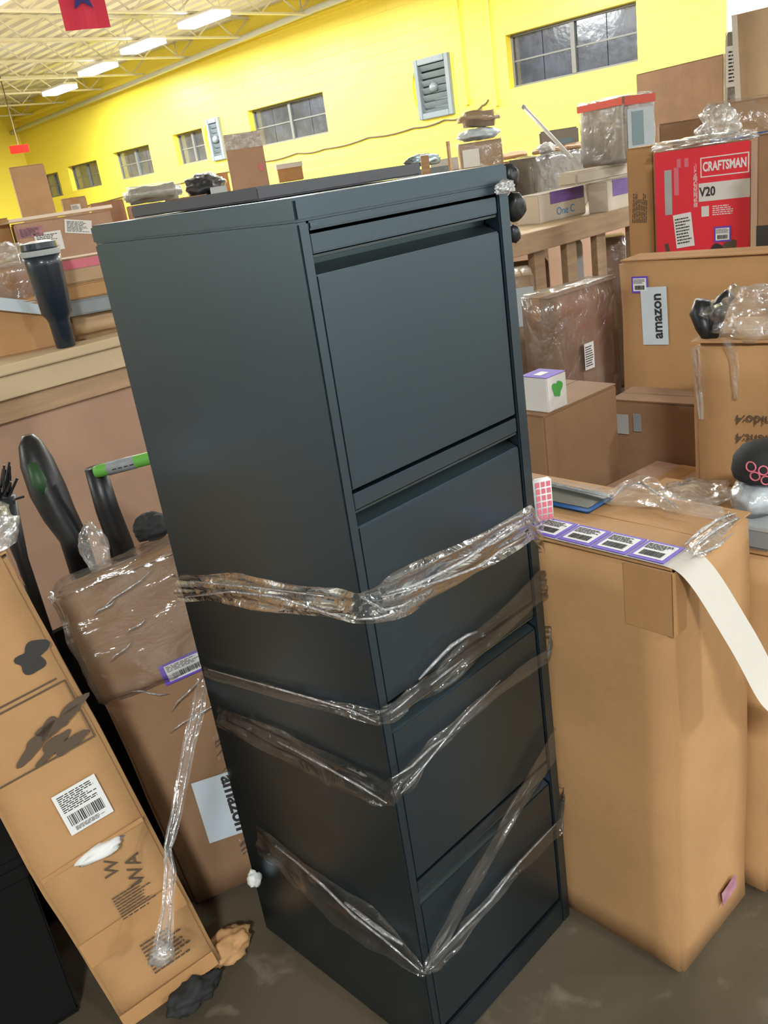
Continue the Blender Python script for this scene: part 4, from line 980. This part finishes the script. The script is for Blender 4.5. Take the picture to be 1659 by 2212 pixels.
p = onF(1595, 735, .0); crumple('plastic_bag', 'crumpled clear plastic bag drooping over the large right carton', 'plastic film', (p.x+.05, p.y, zt3+.035), (.05,.075,.05), 'film2', 21, .5, 4)
p = onF(1665, 745, .0); crumple('film_bundle', 'tan film covered bundle at the right edge on the large carton', 'bundle', (p.x+.07, p.y-.05, zt3+.04), (.06,.05,.05), 'card2', 22, .4, 4)
b0 = onF(1530, 742, -.04); b0.z = zt3
hb_ = empty('grip_tool', 'black handled tool wrapped in clear film on the large right carton', 'tool', placed(*b0)); i_ = hb_.matrix_world.inverted()
def lo(x, y, back): return i_@onF(x, y, -back)
MB().tube([lo(1518,648,.05), lo(1513,676,.05), lo(1522,706,.04), lo(1532,735,.03)], [.014,.020,.017,.010], 12).build('handle_grip', M['black'], hb_, smooth=True)
MB().tube([lo(1578,634,.06), lo(1562,650,.06), lo(1548,680,.05), lo(1538,732,.03)], [.011,.014,.016,.010], 12).build('tool_grip', M['black'], hb_, smooth=True)
tw3 = empty('film_tail', 'narrow twist of clear film hanging down the large right carton', 'plastic film', placed(*onF(1590, 800, 0))); i_ = tw3.matrix_world.inverted()
P = [(1572,735,14),(1580,755,12),(1586,790,9),(1588,830,7),(1590,860,5)]
ribbon('film_band', [i_@onF(x-w2, y, .008) for x, y, w2 in P], [i_@onF(x+w2, y, .012) for x, y, w2 in P], 'film2', tw3, 6, 5, .003, 5)
P = [(1500,750,10),(1505,790,9),(1512,850,6),(1516,905,4)]
ribbon('film_band', [i_@onF(x-w2, y, .008) for x, y, w2 in P], [i_@onF(x+w2, y, .012) for x, y, w2 in P], 'film2', tw3, 6, 5, .003, 6)
# wrapped carton between cabinet and big box
r, dm = ccarton(1186, 645, 1128, 1330, 2.75, 0.0, -.06, 'brown carton in clear film with a white label between cabinet and big carton', mt='card3', tape=True, wrap='film3', seed=27, amp=.003)
fx, fy = at_face(dm, r, 1264, 768); label(r, on_face(dm, 'front', fx, fy, .016), .05, .085, 'text', 12)
r, dm = pcarton(1106, 598, 1150, 3.3, 0, None, .2, 'film wrapped tan box with white side peeking out right of the cabinet', mt='card2', tape=False, wrap='film3', seed=3)
plate('white_side', dm[0], .14, .001, M['paperblue'], r, on_face(dm, 'front', .5, .88, .012))
# small white box with green print on a carton
cN = ad(1180, 893, 1.9); zb = cN.z
mx, dm = cgeom(1180, 818, 1124, 1223, 1.9, zb, -.05)
r = empty('small_box', 'small white box with blue top and green printed panel beside the cabinet', 'box', mx); bm_obj('body', rough_box(*dm, amp=0, bevel=.002), M['white'], r, smooth=False)
MB().box(-dm[0]/2,-dm[1]/2,dm[2],dm[0]/2,dm[1]/2,dm[2]+.0012).build('blue_top', M['purple'], r); plate('top_print', .03, .02, .001, M['paper'], r, on_face(dm, 'top', .4, .5, .0014))
art(r, on_face(dm, 'front', .5, .6, .001), blob(.018, 8, ax=.8, ay=1.1, amp=.4), 'green_sign', 'green_print')
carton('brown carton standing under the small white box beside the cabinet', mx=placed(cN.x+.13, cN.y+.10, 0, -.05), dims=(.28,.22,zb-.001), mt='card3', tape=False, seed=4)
# dark boxes lower down in the gap
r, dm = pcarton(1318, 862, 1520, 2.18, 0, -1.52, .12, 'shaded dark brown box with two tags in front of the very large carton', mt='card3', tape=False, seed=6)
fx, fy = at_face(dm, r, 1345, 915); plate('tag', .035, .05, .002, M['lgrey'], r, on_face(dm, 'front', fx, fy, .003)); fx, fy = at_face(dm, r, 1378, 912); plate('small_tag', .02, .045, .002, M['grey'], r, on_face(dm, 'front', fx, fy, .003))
carton('flat opened brown carton lying low behind the phone', mx=placed(1.71, .94, 0, -.12), dims=(.26,.19,.60), mt='card4', tape=True, seed=3)
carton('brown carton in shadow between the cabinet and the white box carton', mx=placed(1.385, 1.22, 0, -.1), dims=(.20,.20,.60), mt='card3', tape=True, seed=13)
# black rubber knobs showing past the cabinet's right edge
cc = empty('rubber_grips', 'black rubber grips in film showing past the cabinet top right corner', 'grips', placed(1.035, .90, 1.20)); i_ = cc.matrix_world.inverted()
for k, (x, y, rr) in enumerate(((1100,382,.013), (1112,447,.0145), (1110,505,.009))):
    d = ray(x, y); c = i_@(CAM+d*((1.04-CAM.x)/d.x)); crumple('grip', None, None, c, (rr, rr, rr*1.35), 'black', 30+k, .2, 3, cc, False)
MB().tube([i_@Vector((1.034, .90, 1.15)), i_@Vector((1.034, .90, 1.33))], .005, 8).build('grip_bar', M['black'], cc, smooth=True)
crumple('film_knot', 'shiny knot of clear film on the upper right corner of the cabinet front', 'plastic film', (CX1-.018, CY0-.008, CH-.030), (.018,.007,.009), 'foldm', 9, .5, 4)
